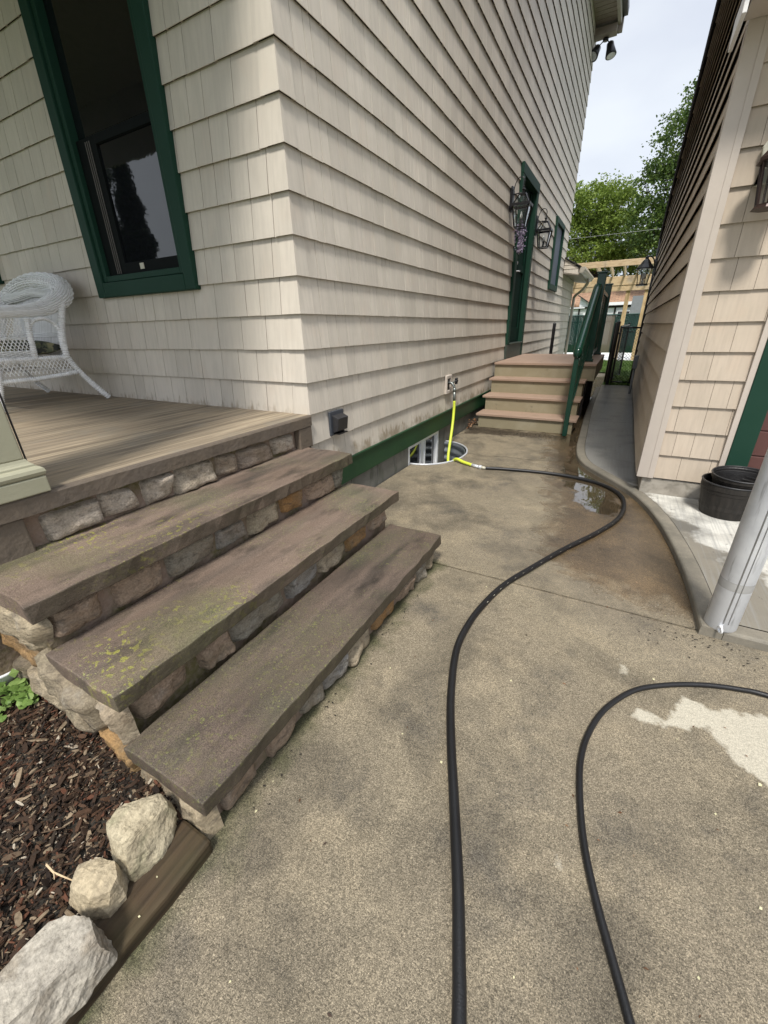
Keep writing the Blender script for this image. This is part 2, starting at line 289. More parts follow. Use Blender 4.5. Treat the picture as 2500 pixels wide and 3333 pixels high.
m.L(m.coords((1, 1, 1)), bk.inputs['Vector']); m.c = bk.outputs['Color']; m.layer(6, .4, .7, (.32, .22, .15), .5); M['roof_orange'] = m.done()
M['roof_dark'] = simple('dark_roof_shingle', (.035, .032, .032), .95, var=.4, sc=20, bs=60, bd=.01)
M['stucco'] = simple('white_stucco', (.86, .87, .88), .8, var=.1, sc=3)
M['dark_wood'] = simple('dark_timber', (.025, .02, .018), .7)
m = Mat('green_fence_slat', (.004, .036, .026), .45); m.layer(10, .4, .7, (.006, .026, .02), .8); m.tint(m.island(), .6, 1.6); M['fence_green'] = m.done()
M['fence_tan'] = simple('tan_fence_slat', (.36, .27, .20), .6)
M['white_strip'] = simple('white_patio_edge', (.72, .72, .70), .7, var=.15, sc=5)
m = Mat('brown_garage_door', (.105, .048, .042), .5); m.bump(m.noise(60, (1, 1, .3)), .001); M['door_brown'] = m.done()
M['pot'] = simple('black_plastic_pot', (.014, .013, .013), .45, var=.4, sc=14, bs=50, bd=.002)
m = Mat('whiskey_barrel_plastic', (.020, .018, .016), .6); m.layer(60, .4, .7, (.038, .033, .028), .8, st=(1, 1, .1)); m.bump(m.noise(70, (1, 1, .1)), .003, .8); M['pot_rough'] = m.done()
M['white_pot'] = simple('white_plastic_pot', (.78, .79, .80), .35, var=.03)
m = Mat('dead_leaves', (.16, .08, .04), .8); m.ramp(m.island(), [(0, (.10, .05, .025)), (.4, (.20, .10, .05)), (.7, (.32, .2, .12)), (.9, (.06, .04, .03))]); M['dead'] = m.done()
M['flower'] = leaf_mat('lavender_petal', [(0, (.25, .19, .33)), (.5, (.48, .42, .55)), (1, (.72, .68, .75))], .2)
M['petal'] = simple('pale_petal', (.62, .58, .36), .7); M['grey_box'] = simple('grey_conduit', (.22, .23, .24), .5)
M['soffit'] = simple('dark_beige_soffit', (.30, .26, .215), .6)
M['gutter'] = simple('almond_gutter', (.40, .37, .31), .35, var=.05)
M['white_metal'] = simple('white_gutter', (.75, .74, .73), .4, var=.05)

# ------------------------------------------------------------------ mesh builder
class MB:
    def __init__(s): s.v = []; s.f = []
    def add(s, vs, fs):
        o = len(s.v); s.v += [tuple(v) for v in vs]; s.f += [tuple(i+o for i in f) for f in fs]; return s
    def box(s, x0, x1, y0, y1, z0, z1):
        return s.add([(x0, y0, z0), (x1, y0, z0), (x1, y1, z0), (x0, y1, z0), (x0, y0, z1), (x1, y0, z1), (x1, y1, z1), (x0, y1, z1)],
                     [(0, 3, 2, 1), (4, 5, 6, 7), (0, 1, 5, 4), (1, 2, 6, 5), (2, 3, 7, 6), (3, 0, 4, 7)])
    def bar(s, a, b, w, h=None, up=(0, 0, 1)):
        a, b = Vector(a), Vector(b); h = h or w; d = (b-a).normalized(); up = Vector(up)
        if abs(d.dot(up)) > .99: up = Vector((0, 1, 0))
        u = d.cross(up).normalized()*w/2; v = u.cross(d).normalized()*h/2
        vs = [p+i*u+j*v for p in (a, b) for i, j in ((-1, -1), (1, -1), (1, 1), (-1, 1))]
        return s.add(vs, [(0, 3, 2, 1), (4, 5, 6, 7), (0, 1, 5, 4), (1, 2, 6, 5), (2, 3, 7, 6), (3, 0, 4, 7)])
    def tube(s, pts, r, n=8, cap=True):
        pts = [Vector(p) for p in pts]; k = len(pts); rs = r if isinstance(r, (list, tuple)) else [r]*k
        t0 = (pts[1]-pts[0]).normalized(); up = Vector((0, 0, 1)) if abs(t0.z) < .9 else Vector((1, 0, 0)); u = t0.cross(up).normalized(); vs = []
        for i, p in enumerate(pts):
            t = (pts[min(i+1, k-1)]-pts[max(i-1, 0)]).normalized(); u = (u-t*u.dot(t)).normalized(); w = t.cross(u)
            for j in range(n):
                a = 2*math.pi*j/n; vs.append(p+(u*math.cos(a)+w*math.sin(a))*rs[i])
        fs = [(i*n+j, i*n+(j+1) % n, (i+1)*n+(j+1) % n, (i+1)*n+j) for i in range(k-1) for j in range(n)]
        if cap: fs += [tuple(range(n-1, -1, -1)), tuple((k-1)*n+j for j in range(n))]
        return s.add(vs, fs)
    def ring(s, c, t, r, rr, n=14, m=5, sx=1., up=None):      # small torus round direction t
        c, t = Vector(c), Vector(t).normalized(); up = Vector(up) if up else (Vector((0, 0, 1)) if abs(t.z) < .9 else Vector((1, 0, 0)))
        u = t.cross(up).normalized(); w = t.cross(u); vs = []
        for i in range(n):
            a = 2*math.pi*i/n; d = u*math.cos(a)*sx+w*math.sin(a)
            for j in range(m):
                b = 2*math.pi*j/m; vs.append(c+d*(r+rr*math.cos(b))+t*rr*math.sin(b))
        return s.add(vs, [(i*m+j, i*m+(j+1) % m, ((i+1) % n)*m+(j+1) % m, ((i+1) % n)*m+j) for i in range(n) for j in range(m)])
    def lathe(s, prof, c=(0, 0, 0), n=24, rot=0, sq=False):
        vs = []; k = len(prof)
        for r, z in prof:
            for j in range(n):
                a = 2*math.pi*j/n+rot; vs.append((c[0]+r*math.cos(a), c[1]+r*math.sin(a), c[2]+z))
        return s.add(vs, [(i*n+j, i*n+(j+1) % n, (i+1)*n+(j+1) % n, (i+1)*n+j) for i in range(k-1) for j in range(n)])
    def prism(s, poly, z0, z1):
        n = len(poly); return s.add([(x, y, z0) for x, y in poly]+[(x, y, z1) for x, y in poly],
            [tuple(range(n-1, -1, -1)), tuple(range(n, 2*n))]+[(i, (i+1) % n, n+(i+1) % n, n+i) for i in range(n)])
    def prism_x(s, poly, x0, x1):      # poly in (y,z)
        n = len(poly); return s.add([(x0, y, z) for y, z in poly]+[(x1, y, z) for y, z in poly],
            [tuple(range(n-1, -1, -1)), tuple(range(n, 2*n))]+[(i, (i+1) % n, n+(i+1) % n, n+i) for i in range(n)])
    def prism_y(s, poly, y0, y1):      # poly in (x,z)
        n = len(poly); return s.add([(x, y0, z) for x, z in poly]+[(x, y1, z) for x, z in poly],
            [tuple(range(n-1, -1, -1)), tuple(range(n, 2*n))]+[(i, (i+1) % n, n+(i+1) % n, n+i) for i in range(n)])
    def sphere(s, c, r, n=12, m=8, sc=(1, 1, 1)):
        vs = []
        for i in range(m+1):
            a = math.pi*i/m
            for j in range(n):
                b = 2*math.pi*j/n; vs.append((c[0]+r*sc[0]*math.sin(a)*math.cos(b), c[1]+r*sc[1]*math.sin(a)*math.sin(b), c[2]+r*sc[2]*math.cos(a)))
        return s.add(vs, [(i*n+j, (i+1)*n+j, (i+1)*n+(j+1) % n, i*n+(j+1) % n) for i in range(m) for j in range(n)])

ORG = {}
def tag(o, label=None, cat=None, group=None, kind=None):
    if label: o['label'] = label
    if cat: o['category'] = cat
    if group: o['group'] = group
    if kind: o['kind'] = kind
    return o
def thing(name, label, cat, loc=(0, 0, 0), group=None):
    o = bpy.data.objects.new(name, None); col.objects.link(o); o.location = loc; o.empty_display_size = .1; ORG[o] = Vector(loc)
    return tag(o, label, cat, group)
def build(name, mb, m, parent=None, smooth=False, bevel=0, label=None, origin=None, recalc=True, segs=2):
    org = ORG[parent] if parent is not None else Vector(origin if origin else (0, 0, 0))
    me = bpy.data.meshes.new(name)
    if isinstance(mb, MB): v, f = mb.v, mb.f
    else: v, f = mb
    a = np.array(v, dtype=float)-np.array(org)
    me.from_pydata(a.tolist(), [], f); me.materials.append(m); me.validate()
    if recalc:
        bm = bmesh.new(); bm.from_mesh(me); bmesh.ops.recalc_face_normals(bm, faces=bm.faces); bm.to_mesh(me); bm.free()
    if smooth:
        for p in me.polygons: p.use_smooth = True
    o = bpy.data.objects.new(name, me); col.objects.link(o)
    if parent is not None: o.parent = parent; ORG[o] = org
    else: o.location = org; ORG[o] = org
    if bevel:
        b = o.modifiers.new('bevel', 'BEVEL'); b.width = bevel; b.segments = segs; b.limit_method = 'ANGLE'; b.angle_limit = R(40)
    if label: o['label'] = label
    return o
def copy_tree(root, loc, rotz=None):
    c = root.copy(); col.objects.link(c); c.location = loc
    if rotz is not None: c.rotation_euler = (0, 0, rotz)
    def rec(a, b):
        for ch in [x for x in bpy.data.objects if x.parent == a]:
            d = ch.copy(); col.objects.link(d); d.parent = b; rec(ch, d)
    rec(root, c); return c
def spline(pts, n=8):
    P = [Vector(p) for p in pts]; P = [2*P[0]-P[1]]+P+[2*P[-1]-P[-2]]; o = []
    for i in range(1, len(P)-2):
        for k in range(n):
            t = k/n; a, b, c, d = P[i-1:i+3]
            o.append(.5*((2*b)+(c-a)*t+(2*a-5*b+4*c-d)*t*t+(3*b-a-3*c+d)*t**3))
    o.append(P[-2]); return o

# ------------------------------------------------------------------ shake siding
E = .178
def rect_sub(rects, h):
    o = []
    for (a, b, c, d) in rects:
        u0, u1, z0, z1 = h
        if u1 <= a or u0 >= b or z1 <= c or z0 >= d: o.append((a, b, c, d)); continue
        if u0 > a: o.append((a, u0, c, d))
        if u1 < b: o.append((u1, b, c, d))
        m0, m1 = max(a, u0), min(b, u1)
        if z0 > c: o.append((m0, m1, c, z0))
        if z1 < d: o.append((m0, m1, z1, d))
    return o
def siding(mb, org, u, n, ulo, uhi, z0, k0, k1, holes=(), e=E, seed=0, tb=.0165, tt=.003, wmin=.10, wmax=.21, ufun=None, gap=.0036, jit=1.):
    r = random.Random(seed); org, u, n = Vector(org), Vector(u), Vector(n)
    for k in range(k0, k1):
        zb = z0+k*e; ztp = zb+e+.004; a0, a1 = (ulo, uhi) if ufun is None else ufun(zb+e*.5)
        if a1-a0 < .03: continue
        x = a0-r.random()*.1
        while x < a1:
            w = r.uniform(wmin, wmax)
            if r.random() < .12: w *= 1.5
            p0, p1 = max(x, a0), min(x+w-gap, a1); x += w
            if p1-p0 < .006: continue
            j = r.random()*.0016*jit; dzb = -r.choice((0, 0, .001, .002))*jit if r.random() < .35 else 0
            rects = [(p0, p1, zb+dzb, ztp)]
            for h in holes: rects = rect_sub(rects, h)
            for (s0, s1, c, d) in rects:
                if s1-s0 < .004 or d-c < .004: continue
                def off(z): t = (z-zb)/e; return tb*(1-t)+tt*t+j*(1-t)
                oc, od = off(c), off(d); P = lambda uu, zz, nn: org+u*uu+n*nn+Vector((0, 0, zz))
                vs = [P(s0, c, oc), P(s1, c, oc), P(s1, d, od), P(s0, d, od), P(s0, c, 0), P(s1, c, 0), P(s1, d, 0), P(s0, d, 0)]
                q = .0035; vs += [P(s0, c, oc-q), P(s1, c, oc-q), P(s0, c+.02, oc-q), P(s1, c+.02, oc-q)]
                mb.add(vs, [(0, 1, 2, 3), (0, 8, 9, 1), (8, 10, 11, 9), (0, 3, 7, 4), (1, 5, 6, 2)])

# ================================================================== HOUSE
house = thing('house', 'large beige shake sided house with green trimmed door and windows on the left', 'house', (0, 0, -.88))
HB = .0165       # the base planes sit this far behind the butt line
GZ = -.88
ML, MR = 4.60, 5.70      # side door
# side wall x = 0 facing +x ; u = +y
mb = MB()
side_holes = [(4.60, 5.70, -.178, 2.15), (7.63, 8.66, .92, 2.11)]
YE = 9.62
siding(mb, (-HB, 0, 0), (0, 1, 0), (1, 0, 0), .10, YE, 0, -2, 34, side_holes, seed=3, wmin=.055, wmax=.17)
siding(mb, (-HB, 0, 0), (0, 1, 0), (1, 0, 0), 0.0, YE, 0, -3, -2, side_holes, seed=33, wmin=.055, wmax=.17)
siding(mb, (-HB, 0, 0), (0, 1, 0), (1, 0, 0), YE, 11.85, 0, -3, 8, [], seed=4, ufun=None)
build('side_wall', mb, M['siding_s'], house, recalc=False, label='long beige shake wall along the side alley')
mb = MB()
front_holes = [(-1.777, -.752, .512, 2.75), (-4.2, -3.17, .69, 2.75)]
siding(mb, (0, HB, 0), (1, 0, 0), (0, -1, 0), -6, -.10, 0, -1, 34, front_holes, seed=5)
build('front_wall', mb, M['siding_f'], house, recalc=False, label='beige shake wall behind the porch')
# mitred corner caps
mb = MB()
for k in range(-2, 34):
    zb, zt = k*E, k*E+E+.003; to, ti = .004, -.0125
    w = .10+.01*((k*7) % 3)
    # butt tip at (to,-to), top at (ti,-ti)
    P = [(to, -to, zb), (to, w, zb), (ti, w, zt), (ti, -ti, zt), (-w, -to, zb), (-w, -ti, zt), (-.04, w, zb), (-.04, .04, zb), (-w, .04, zb)]
    if k == -2: P[4] = (-.012, -to, zb); P[5] = (-.012, -ti, zt); P[8] = (-.012, .04, zb)
    q = .004; P += [(to-q, -to+q, zb), (to-q, w, zb), (-w if k > -2 else -.012, -to+q, zb), (to-q, -to+q, zb+.03), (to-q, w, zb+.03), (-w if k > -2 else -.012, -to+q, zb+.03)]
    mb.add(P, [(0, 1, 2, 3), (4, 0, 3, 5), (0, 9, 10, 1), (4, 11, 9, 0), (9, 12, 13, 10), (11, 14, 12, 9), (1, 6, 2), (4, 5, 8)])
build('corner_caps', mb, M['siding'], house, recalc=False)
# wall cores
mb = MB()
for (a, b, c, d) in rect_sub(rect_sub([(.03, YE-.01, -.53, 5.85)], (4.60, 5.70, -.178, 2.15)), (7.63, 8.66, .92, 2.11)): mb.box(-.16, -HB-.001, a, b, c, d)
mb.box(-.16, -HB-.001, YE-.009, 11.84, -.53, 1.36)
for (a, b, c, d) in rect_sub(rect_sub([(-6, -.17, -.3, 5.85)], (-1.777, -.752, .512, 2.75)), (-4.2, -3.17, .69, 2.75)): mb.box(a, b, HB+.001, .16, c, d)
mb.box(-6, -.2, 9.3, 9.5, -.5, 5.9)
build('wall_core', mb, M['wall_core'], house)
# skirt board and foundation
mb = MB(); mb.box(-.05, .006, .02, 11.85, -.705, -.54); mb.box(-.05, .016, .02, 11.85, -.548, -.535)
build('skirt_board', mb, M['green_band'], house, bevel=.003)
WY0, WY1 = 1.375, 2.12
mb = MB()
ys = [.02, .42, .80, 1.10, WY0]
for a, b in zip(ys[:-1], ys[1:]): mb.box(-.25, -.018, a+.003, b-.003, -1.45, -.706)
ys = [WY1, 2.3, 2.62, 3.0, 3.4, 3.8, 4.2, 4.6, 5.0, 5.4, 5.8, 6.2, 7, 8, 9, 10, 11, 11.84]
for a, b in zip(ys[:-1], ys[1:]): mb.box(-.25, -.018, a+.003, b-.003, -1.45, -.706)
mb.box(-.3, -.024, .02, WY0-.001, -1.44, -.71); mb.box(-.3, -.024, WY1+.001, 11.8, -1.44, -.71); mb.box(-.3, -.03, WY0, WY1, -1.45, -1.27)
build('foundation', mb, M['foundation'], house, bevel=.004)
# basement window
wf = MB(); x0, x1 = -.075, -.02
wf.box(x0, x1, WY0+.004, WY0+.036, -1.265, -.712); wf.box(x0, x1, WY1-.036, WY1-.004, -1.265, -.712)
wf.box(x0, x1, WY0+.036, WY1-.036, -.745, -.712); wf.box(x0, x1+.01, WY0+.036, WY1-.036, -1.265, -1.22)
wfo = build('basement_window', wf, M['white_vinyl'], house, bevel=.003)
s = MB(); ym = (WY0+WY1)/2-.03
s.box(-.06, -.035, ym-.03, ym+.05, -1.22, -.746); s.box(-.066, -.04, WY0+.037, WY0+.055, -1.22, -.746); s.box(-.066, -.04, WY1-.055, WY1-.037, -1.22, -.746); s.box(-.052, -.028, ym+.051, ym+.075, -1.22, -.746)
build('sash', s, M['white_vinyl'], wfo, bevel=.002)
build('pane', MB().box(-.056, -.052, WY0+.04, WY1-.04, -1.22, -.746), M['glass_dark'], wfo)
# ---- side door
mb = MB()
mb.box(-.10, .030, ML+.002, ML+.125, .02, 2.03); mb.box(-.10, .030, MR-.125, MR-.002, -.176, 2.03); mb.box(-.10, .034, ML+.002, MR-.002, 2.031, 2.148)
door = build('door_frame', mb, M['green'], house, bevel=.004)
mb = MB(); mb.box(-.095, -.05, ML+.13, MR-.13, .045, 2.02); mb.box(-.049, -.03, ML+.13, ML+.22, .045, 2.02); mb.box(-.049, -.03, MR-.24, MR-.13, .045, 2.02); mb.box(-.049, -.032, ML+.225, MR-.245, 1.0, 1.1); mb.box(-.049, -.032, ML+.225, MR-.245, .045, .25)
dl = build('door_leaf', mb, M['dark_green'], door, bevel=.003)
mb = MB(); mb.tube([(-.03, 4.87, .98), (.02, 4.87, .98), (.03, 4.93, .98)], .009, 8); build('door_handle', mb, M['galv'], dl, smooth=True)
build('door_lock', MB().sphere((-.012, 4.87, 1.08), .022, 10, 6), M['galv'], dl, smooth=True)
mb = MB(); mb.box(-.10, .026, ML+.002, MR-.127, -.176, .018); mb.box(-.10, .045, ML+.12, MR-.127, .019, .036)
build('door_threshold', mb, M['kick'], door, bevel=.004)
# ---- small side window
mb = MB(); a, b, c, d = 7.63, 8.66, .92, 2.11
mb.box(-.06, .032, a, a+.085, c, d); mb.box(-.06, .032, b-.085, b, c, d); mb.box(-.06, .034, a+.086, b-.086, d-.09, d); mb.box(-.06, .036, a+.086, b-.086, c, c+.10)
w = build('window', mb, M['green'], house, bevel=.004)
build('insect_screen', MB().box(-.03, -.01, a+.088, b-.088, c+.102, d-.092), M['screen_blue'], w)
# ---- porch windows
def porch_window(a, b, c, d, detailed):
    mb = MB(); tw = .088
    mb.box(a, a+tw, -.026, .06, c, d); mb.box(b-tw, b, -.026, .06, c, d); mb.box(a+tw+.001, b-tw-.001, -.026, .06, c, c+tw); mb.box(a+tw+.001, b-tw-.001, -.026, .06, d-tw, d)
    w = build('window', mb, M['green'], house, bevel=.005, label='green framed sash window with dark insect screen' if detailed else None)
    a2, b2, c2, d2 = a+tw+.004, b-tw-.004, c+tw+.004, d-tw-.004; s = MB(); k = .038
    s.box(a2, a2+k, -.010, .045, c2, d2); s.box(b2-k, b2, -.010, .045, c2, d2); s.box(a2+k+.001, b2-k-.001, -.010, .045, c2, c2+.034); s.box(a2+k+.001, b2-k-.001, -.010, .045, d2-.03, d2)
    build('screen_frame', s, M['green'], w, bevel=.003)
    s = MB(); zm = 1.362; a3, b3 = a2+k+.002, b2-k-.002; q = .045; ql = .20 if detailed else q
    s.box(a3, a3+ql, .018, .044, c2+.036, zm); s.box(b3-q*.3, b3, .018, .044, c2+.036, zm); s.box(a3+ql, b3-q*.3, .018, .044, c2+.036, c2+.10); s.box(a3+ql, b3-q*.3, .016, .046, zm-.045, zm)
    build('sash', s, M['sash_dark'], w, bevel=.002)
    s = MB(); s.box(a3+ql, b3-q*.3, .029, .033, c2+.10, zm-.045); s.box(a3, b3, .040, .044, zm+.001, d2)
    build('pane', s, M['glass_dark'], w)
    s = MB(); s.box(a3-.02, b3+.02, .40, .42, c-.1, d+.1)
    build('room_behind', s, M['interior'], w)
    if detailed:
        s = MB()
        for i in range(3): s.box(a3+.095+i*.020, a3+.101+i*.020, .0140, .0178, c2+.045, zm-.02)
        build('sash_track', s, M['curtain'], w)
        build('maker_sticker', MB().box(b3-.405, b3-.365, .0145, .0175, c2+.055, c2+.088), M['cream'], w)
porch_window(-1.777, -.752, .512, 2.75, True)
porch_window(-4.2, -3.17, .69, 2.75, False)
# ---- low rear wing eave, gutter, downspout
mb = MB(); mb.prism_y([(0.002, 1.36), (.31, 1.31), (.31, 1.43), (.002, 1.62)], 9.5, 9.52)
for zz, in ((1.42,), (1.50,)): mb.box(.003, .300, 9.492, 9.50, zz, zz+.012)
eave = build('wing_eave', mb, M['siding'], house)
mb = MB(); mb.prism_y([(0.0, 1.335), (.33, 1.29), (.33, 1.305), (0, 1.35)], 9.5, 12.0); mb.prism_y([(.322, 1.30), (.345, 1.30), (.345, 1.43), (.322, 1.43)], 9.5, 12)
build('soffit', mb, M['soffit'], eave)
mb = MB(); mb.prism_y([(-.02, 1.65), (.36, 1.445), (.36, 1.462), (-.02, 1.67)], 9.46, 12.0)
build('wing_roof', mb, M['roof_dark'], eave)
mb = MB(); gp = [(.347, 1.33), (.41, 1.33), (.455, 1.40), (.445, 1.445), (.44, 1.445), (.448, 1.40), (.405, 1.338), (.353, 1.338), (.353, 1.44), (.347, 1.44)]
mb.prism_y(gp, 9.48, 12.05); mb.prism_y([(.347, 1.33), (.41, 1.33), (.455, 1.40), (.445, 1.445), (.347, 1.44)], 9.475, 9.479)
gut = build('gutter', mb, M['gutter'], eave)
mb = MB(); mb.tube(spline([(.40, 11.2, 1.34), (.39, 11.25, 1.24), (.24, 11.6, 1.10), (.07, 11.80, .98), (.05, 11.83, .85), (.05, 11.83, .3), (.05, 11.83, -.86)], 5), .036, 8)
build('downspout', mb, M['gutter'], gut, smooth=True)
# ---- main eave high up
ZT = 5.32; mb = MB(); mb.box(-.1, .40, 2.0, 9.45, ZT, ZT+.02)
for i in range(60): mb.box(.02, .36, 2.0+i*.124, 2.0+i*.124+.012, ZT-.006, ZT-.001)
main_eave = build('roof_soffit', mb, M['soffit'], house)
mb = MB(); mb.box(.36, .415, 2.0, 9.5, ZT-.05, ZT+.16); build('fascia', mb, M['gutter'], main_eave)
mb = MB(); mb.box(.416, .50, 2.0, 9.46, ZT+.06, ZT+.17); mb.box(.0, .44, 9.455, 9.5, ZT-.02, ZT+.22); build('gutter', mb, M['black_plastic'], main_eave)
mb = MB(); mb.prism_y([(-3.0, ZT+2.6), (-3.0, ZT+2.7), (.46, ZT+.32), (.46, ZT+.2)], -.3, 9.62); mb.prism_y([(-6.2, ZT+.2), (-6.2, ZT+.32), (-3.0, ZT+2.7), (-3.0, ZT+2.6)], -.3, 9.62); build('roof', mb, M['roof_dark'], house)
mb = MB(); mb.box(-.02, .36, 9.30, 9.50, ZT-.16, ZT-.052); mb.box(.361, .44, 9.42, 9.52, ZT-.13, ZT+.04); build('eave_return', mb, M['soffit'], main_eave, bevel=.004)

# flood lights under the eave
fl = thing('flood_light', 'black twin flood light under the high eave of the house', 'flood light', (.16, 9.46, ZT-.165))
mb = MB(); mb.tube([(.18, 9.46, ZT-.165), (.18, 9.46, ZT-.20)], .05, 12); build('base', mb, M['black'], fl, smooth=True)
for sx, tx, ty in ((-1, -.13, -.14), (1, .10, -.04)):
    p0 = Vector((.18+sx*.03, 9.44, ZT-.20)); p1 = Vector((.18+tx*.9+sx*.01, 9.42, ZT-.30)); d = Vector((tx*.5, ty*1.2, -.2)).normalized()
    mb = MB(); mb.tube([p0, (p0+p1)/2+Vector((sx*.01, 0, 0)), p1], .009, 6)
    h = build('lamp_arm', mb, M['black'], fl, smooth=True)
    mb = MB(); mb.tube([p1-d*.06, p1-d*.03, p1+d*.04, p1+d*.17, p1+d*.175], [.03, .06, .068, .095, .09], 18); hd = build('lamp_head', mb, M['black'], h, smooth=True)
    mb = MB(); mb.tube([p1+d*.176, p1+d*.179], .072, 16); build('lens', mb, M['galv'], hd)

# dryer vent on the side wall
vt = thing('vent_cover', 'square dark grey vent cover low on the side wall near the corner', 'vent', (.0, .25, -.34))
mb = MB(); mb.box(-.004, .012, .178, .328, -.345, -.195); build('flange', mb, simple('slate_plastic', (.055, .062, .075), .45), vt, bevel=.003)
mb = MB(); mb.prism_y([(.012, -.33), (.05, -.315), (.06, -.235), (.012, -.215)], .196, .31); h = build('hood', mb, M['black_plastic'], vt, bevel=.004)
mb = MB(); mb.box(.012, .055, .205, .30, -.337, -.331); build('flap', mb, M['pot'], vt)

# hose tap
tp = thing('hose_tap', 'outdoor hose tap in a beige mounting plate on the side wall', 'tap', (0, 2.27, -.28))
mb = MB(); a, b, c, d = 2.19, 2.34, -.36, -.175
mb.box(-.004, .022, a, a+.03, c, d); mb.box(-.004, .022, b-.03, b, c, d); mb.box(-.004, .022, a+.031, b-.031, d-.035, d); mb.box(-.004, .022, a+.031, b-.031, c, c+.035)
build('mounting_plate', mb, M['trim_beige'], tp, bevel=.006)
build('recess', MB().box(-.004, .004, a+.03, b-.03, c+.035, d-.035), M['wall_core'], tp)
mb = MB(); mb.tube([(0, 2.265, -.245), (.05, 2.265, -.255), (.075, 2.265, -.285), (.08, 2.265, -.32)], .013, 10); mb.tube([(.05, 2.265, -.25), (.09, 2.265, -.232)], .008, 8)
build('spout', mb, M['hose_fit'], tp, smooth=True)
mb = MB()
for i in range(6):
    a = i*math.pi/3; mb.sphere((.095, 2.265+.024*math.cos(a), -.23+.024*math.sin(a)), .012, 8, 6)
mb.sphere((.095, 2.265, -.23), .02, 8, 6); build('handle', mb, M['black'], tp, smooth=True)

# ================================================================== PORCH
porch = thing('porch', 'raised porch with weathered board floor over a stone faced base', 'porch', (-1, -.8, -.88))
mb = MB(); PY0 = -1.75
y = PY0
nb = 40
xs = -4.6
while xs < -.03:
    w = .09; x1 = min(xs+w-.003, -.012); mb.box(xs, x1, PY0, .018, -.200, -.178); xs += w
build('floor_boards', mb, M['porch_floor'], porch, bevel=.0015, segs=1)
mb = MB(); n = 46
vs = []; fs = []
for i in range(n+1):
    yy = PY0+(-.012-PY0)*i/n; j = .004*mnoise.noise(Vector((0, yy*9, 1))); k = .003*mnoise.noise(Vector((4, yy*14, 1)))
    vs += [(-.0105, yy, -.1775), (.012+j, yy, -.1775+k), (.018+j, yy, -.185), (.017+k, yy, -.236+j), (-.05, yy, -.238)]
for i in range(n):
    for q in range(4): a = i*5+q; fs.append((a, a+1, a+6, a+5))
fs += [(0, 1, 2, 3, 4), (n*5, n*5+4, n*5+3, n*5+2, n*5+1)]
mb.add(vs, fs); build('edge_coping', mb, M['porch_edge'], porch)
mb = MB(); mb.box(-4.6, -.03, PY0+.02, .0, -.86, -.2005); build('porch_core', mb, M['mortar'], porch)
mb = MB(); mb.box(-.029, .014, -.125, -.013, -.36, -.2385); build('end_pier', mb, M['porch_edge'], porch, bevel=.006)
mb = MB(); mb.box(-.029, .008, -1.75, -1.44, -.50, -.2385); build('end_pier', mb, M['porch_edge'], porch, bevel=.006)

def stone_patch(mb, o, u, v, n, w, h, d, seed, ir=.12, nu=12, nv=9, flat=.5):
    """one rounded split-face stone bedded in mortar"""
    r = random.Random(seed); o, u, v, n = Vector(o), Vector(u), Vector(v), Vector(n)
    co = [(r.uniform(-ir, ir), r.uniform(-ir, ir)) for _ in range(4)]; sh = Vector((r.random()*50, r.random()*50, r.random()*50)); tilt = (r.uniform(-.3, .3), r.uniform(-.3, .3))
    vs = []
    for i in range(nu+1):
        for j in range(nv+1):
            s, t = -1+2*i/nu, -1+2*j/nv
            # superellipse outline
            k = (abs(s)**12+abs(t)**12)**(1/12); q = max(abs(s), abs(t)); sc = q/k if k > 0 else 1
            ss, tt_ = s*sc, t*sc
            a, b = (1+ss)/2, (1+tt_)/2
            du = (1-a)*(1-b)*co[0][0]+a*(1-b)*co[1][0]+a*b*co[2][0]+(1-a)*b*co[3][0]
            dv = (1-a)*(1-b)*co[0][1]+a*(1-b)*co[1][1]+a*b*co[2][1]+(1-a)*b*co[3][1]
            p = o+u*(w*(ss/2+du))+v*(h*(tt_/2+dv))
            edge = 1-q; dep = d*(1-math.exp(-edge*16))*(1+tilt[0]*ss+tilt[1]*tt_)
            nzv = mnoise.fractal(p*14+sh, .6, 2.1, 4)
            dep += d*.42*nzv*min(1, edge*4)+d*.5*(mnoise.voronoi(p*11+sh)[0][0]-.35)*min(1, edge*4)+(0 if q < .999 else -d*.35)
            jit = mnoise.noise_vector(p*22+sh)*.006*min(1, q*1.5)
            vs.append(p+n*dep+u*jit.x+v*jit.y)
    mb.add(vs, [(i*(nv+1)+j, (i+1)*(nv+1)+j, (i+1)*(nv+1)+j+1, i*(nv+1)+j+1) for i in range(nu) for j in range(nv)])
def stone_row(mb, x, y0, y1, z0, z1, seed, wlo=.13, whi=.24, d=.024, gap=.014, nrm=(1, 0, 0), axis=(0, 1, 0)):
    r = random.Random(seed); y = y0
    while y < y1-.05:
        w = r.uniform(wlo, whi); 
        if y1-(y+w) < .07: w = y1-y
        h = (z1-z0)*r.uniform(.92, 1.02)
        stone_patch(mb, Vector(x)+Vector(axis)*(y+w/2)+Vector((0, 0, (z0+z1)/2-(z1-z0-h)*.3)), axis, (0, 0, 1), nrm, w-gap, h, d*r.uniform(.8, 1.25), seed*100+int(y*1000) % 997)
        y += w
mb = MB(); stone_row(mb, (-.034, 0, 0), -1.40, -.13, -.358, -.243, 12, .12, .26, .028)
build('stone_facing', mb, M['stone_light'], porch, smooth=True, recalc=False)
# porch roof (overhead, out of view) keeps the floor and wall in shade
mb = MB(); mb.box(-6.2, -.02, -2.25, -.03, 2.95, 3.05); mb.box(-6.2, -.02, -2.28, -2.251, 2.30, 3.1); mb.box(-.019, .07, -2.28, -.03, 2.70, 3.1)
build('porch_roof', mb, M['soffit'], porch)
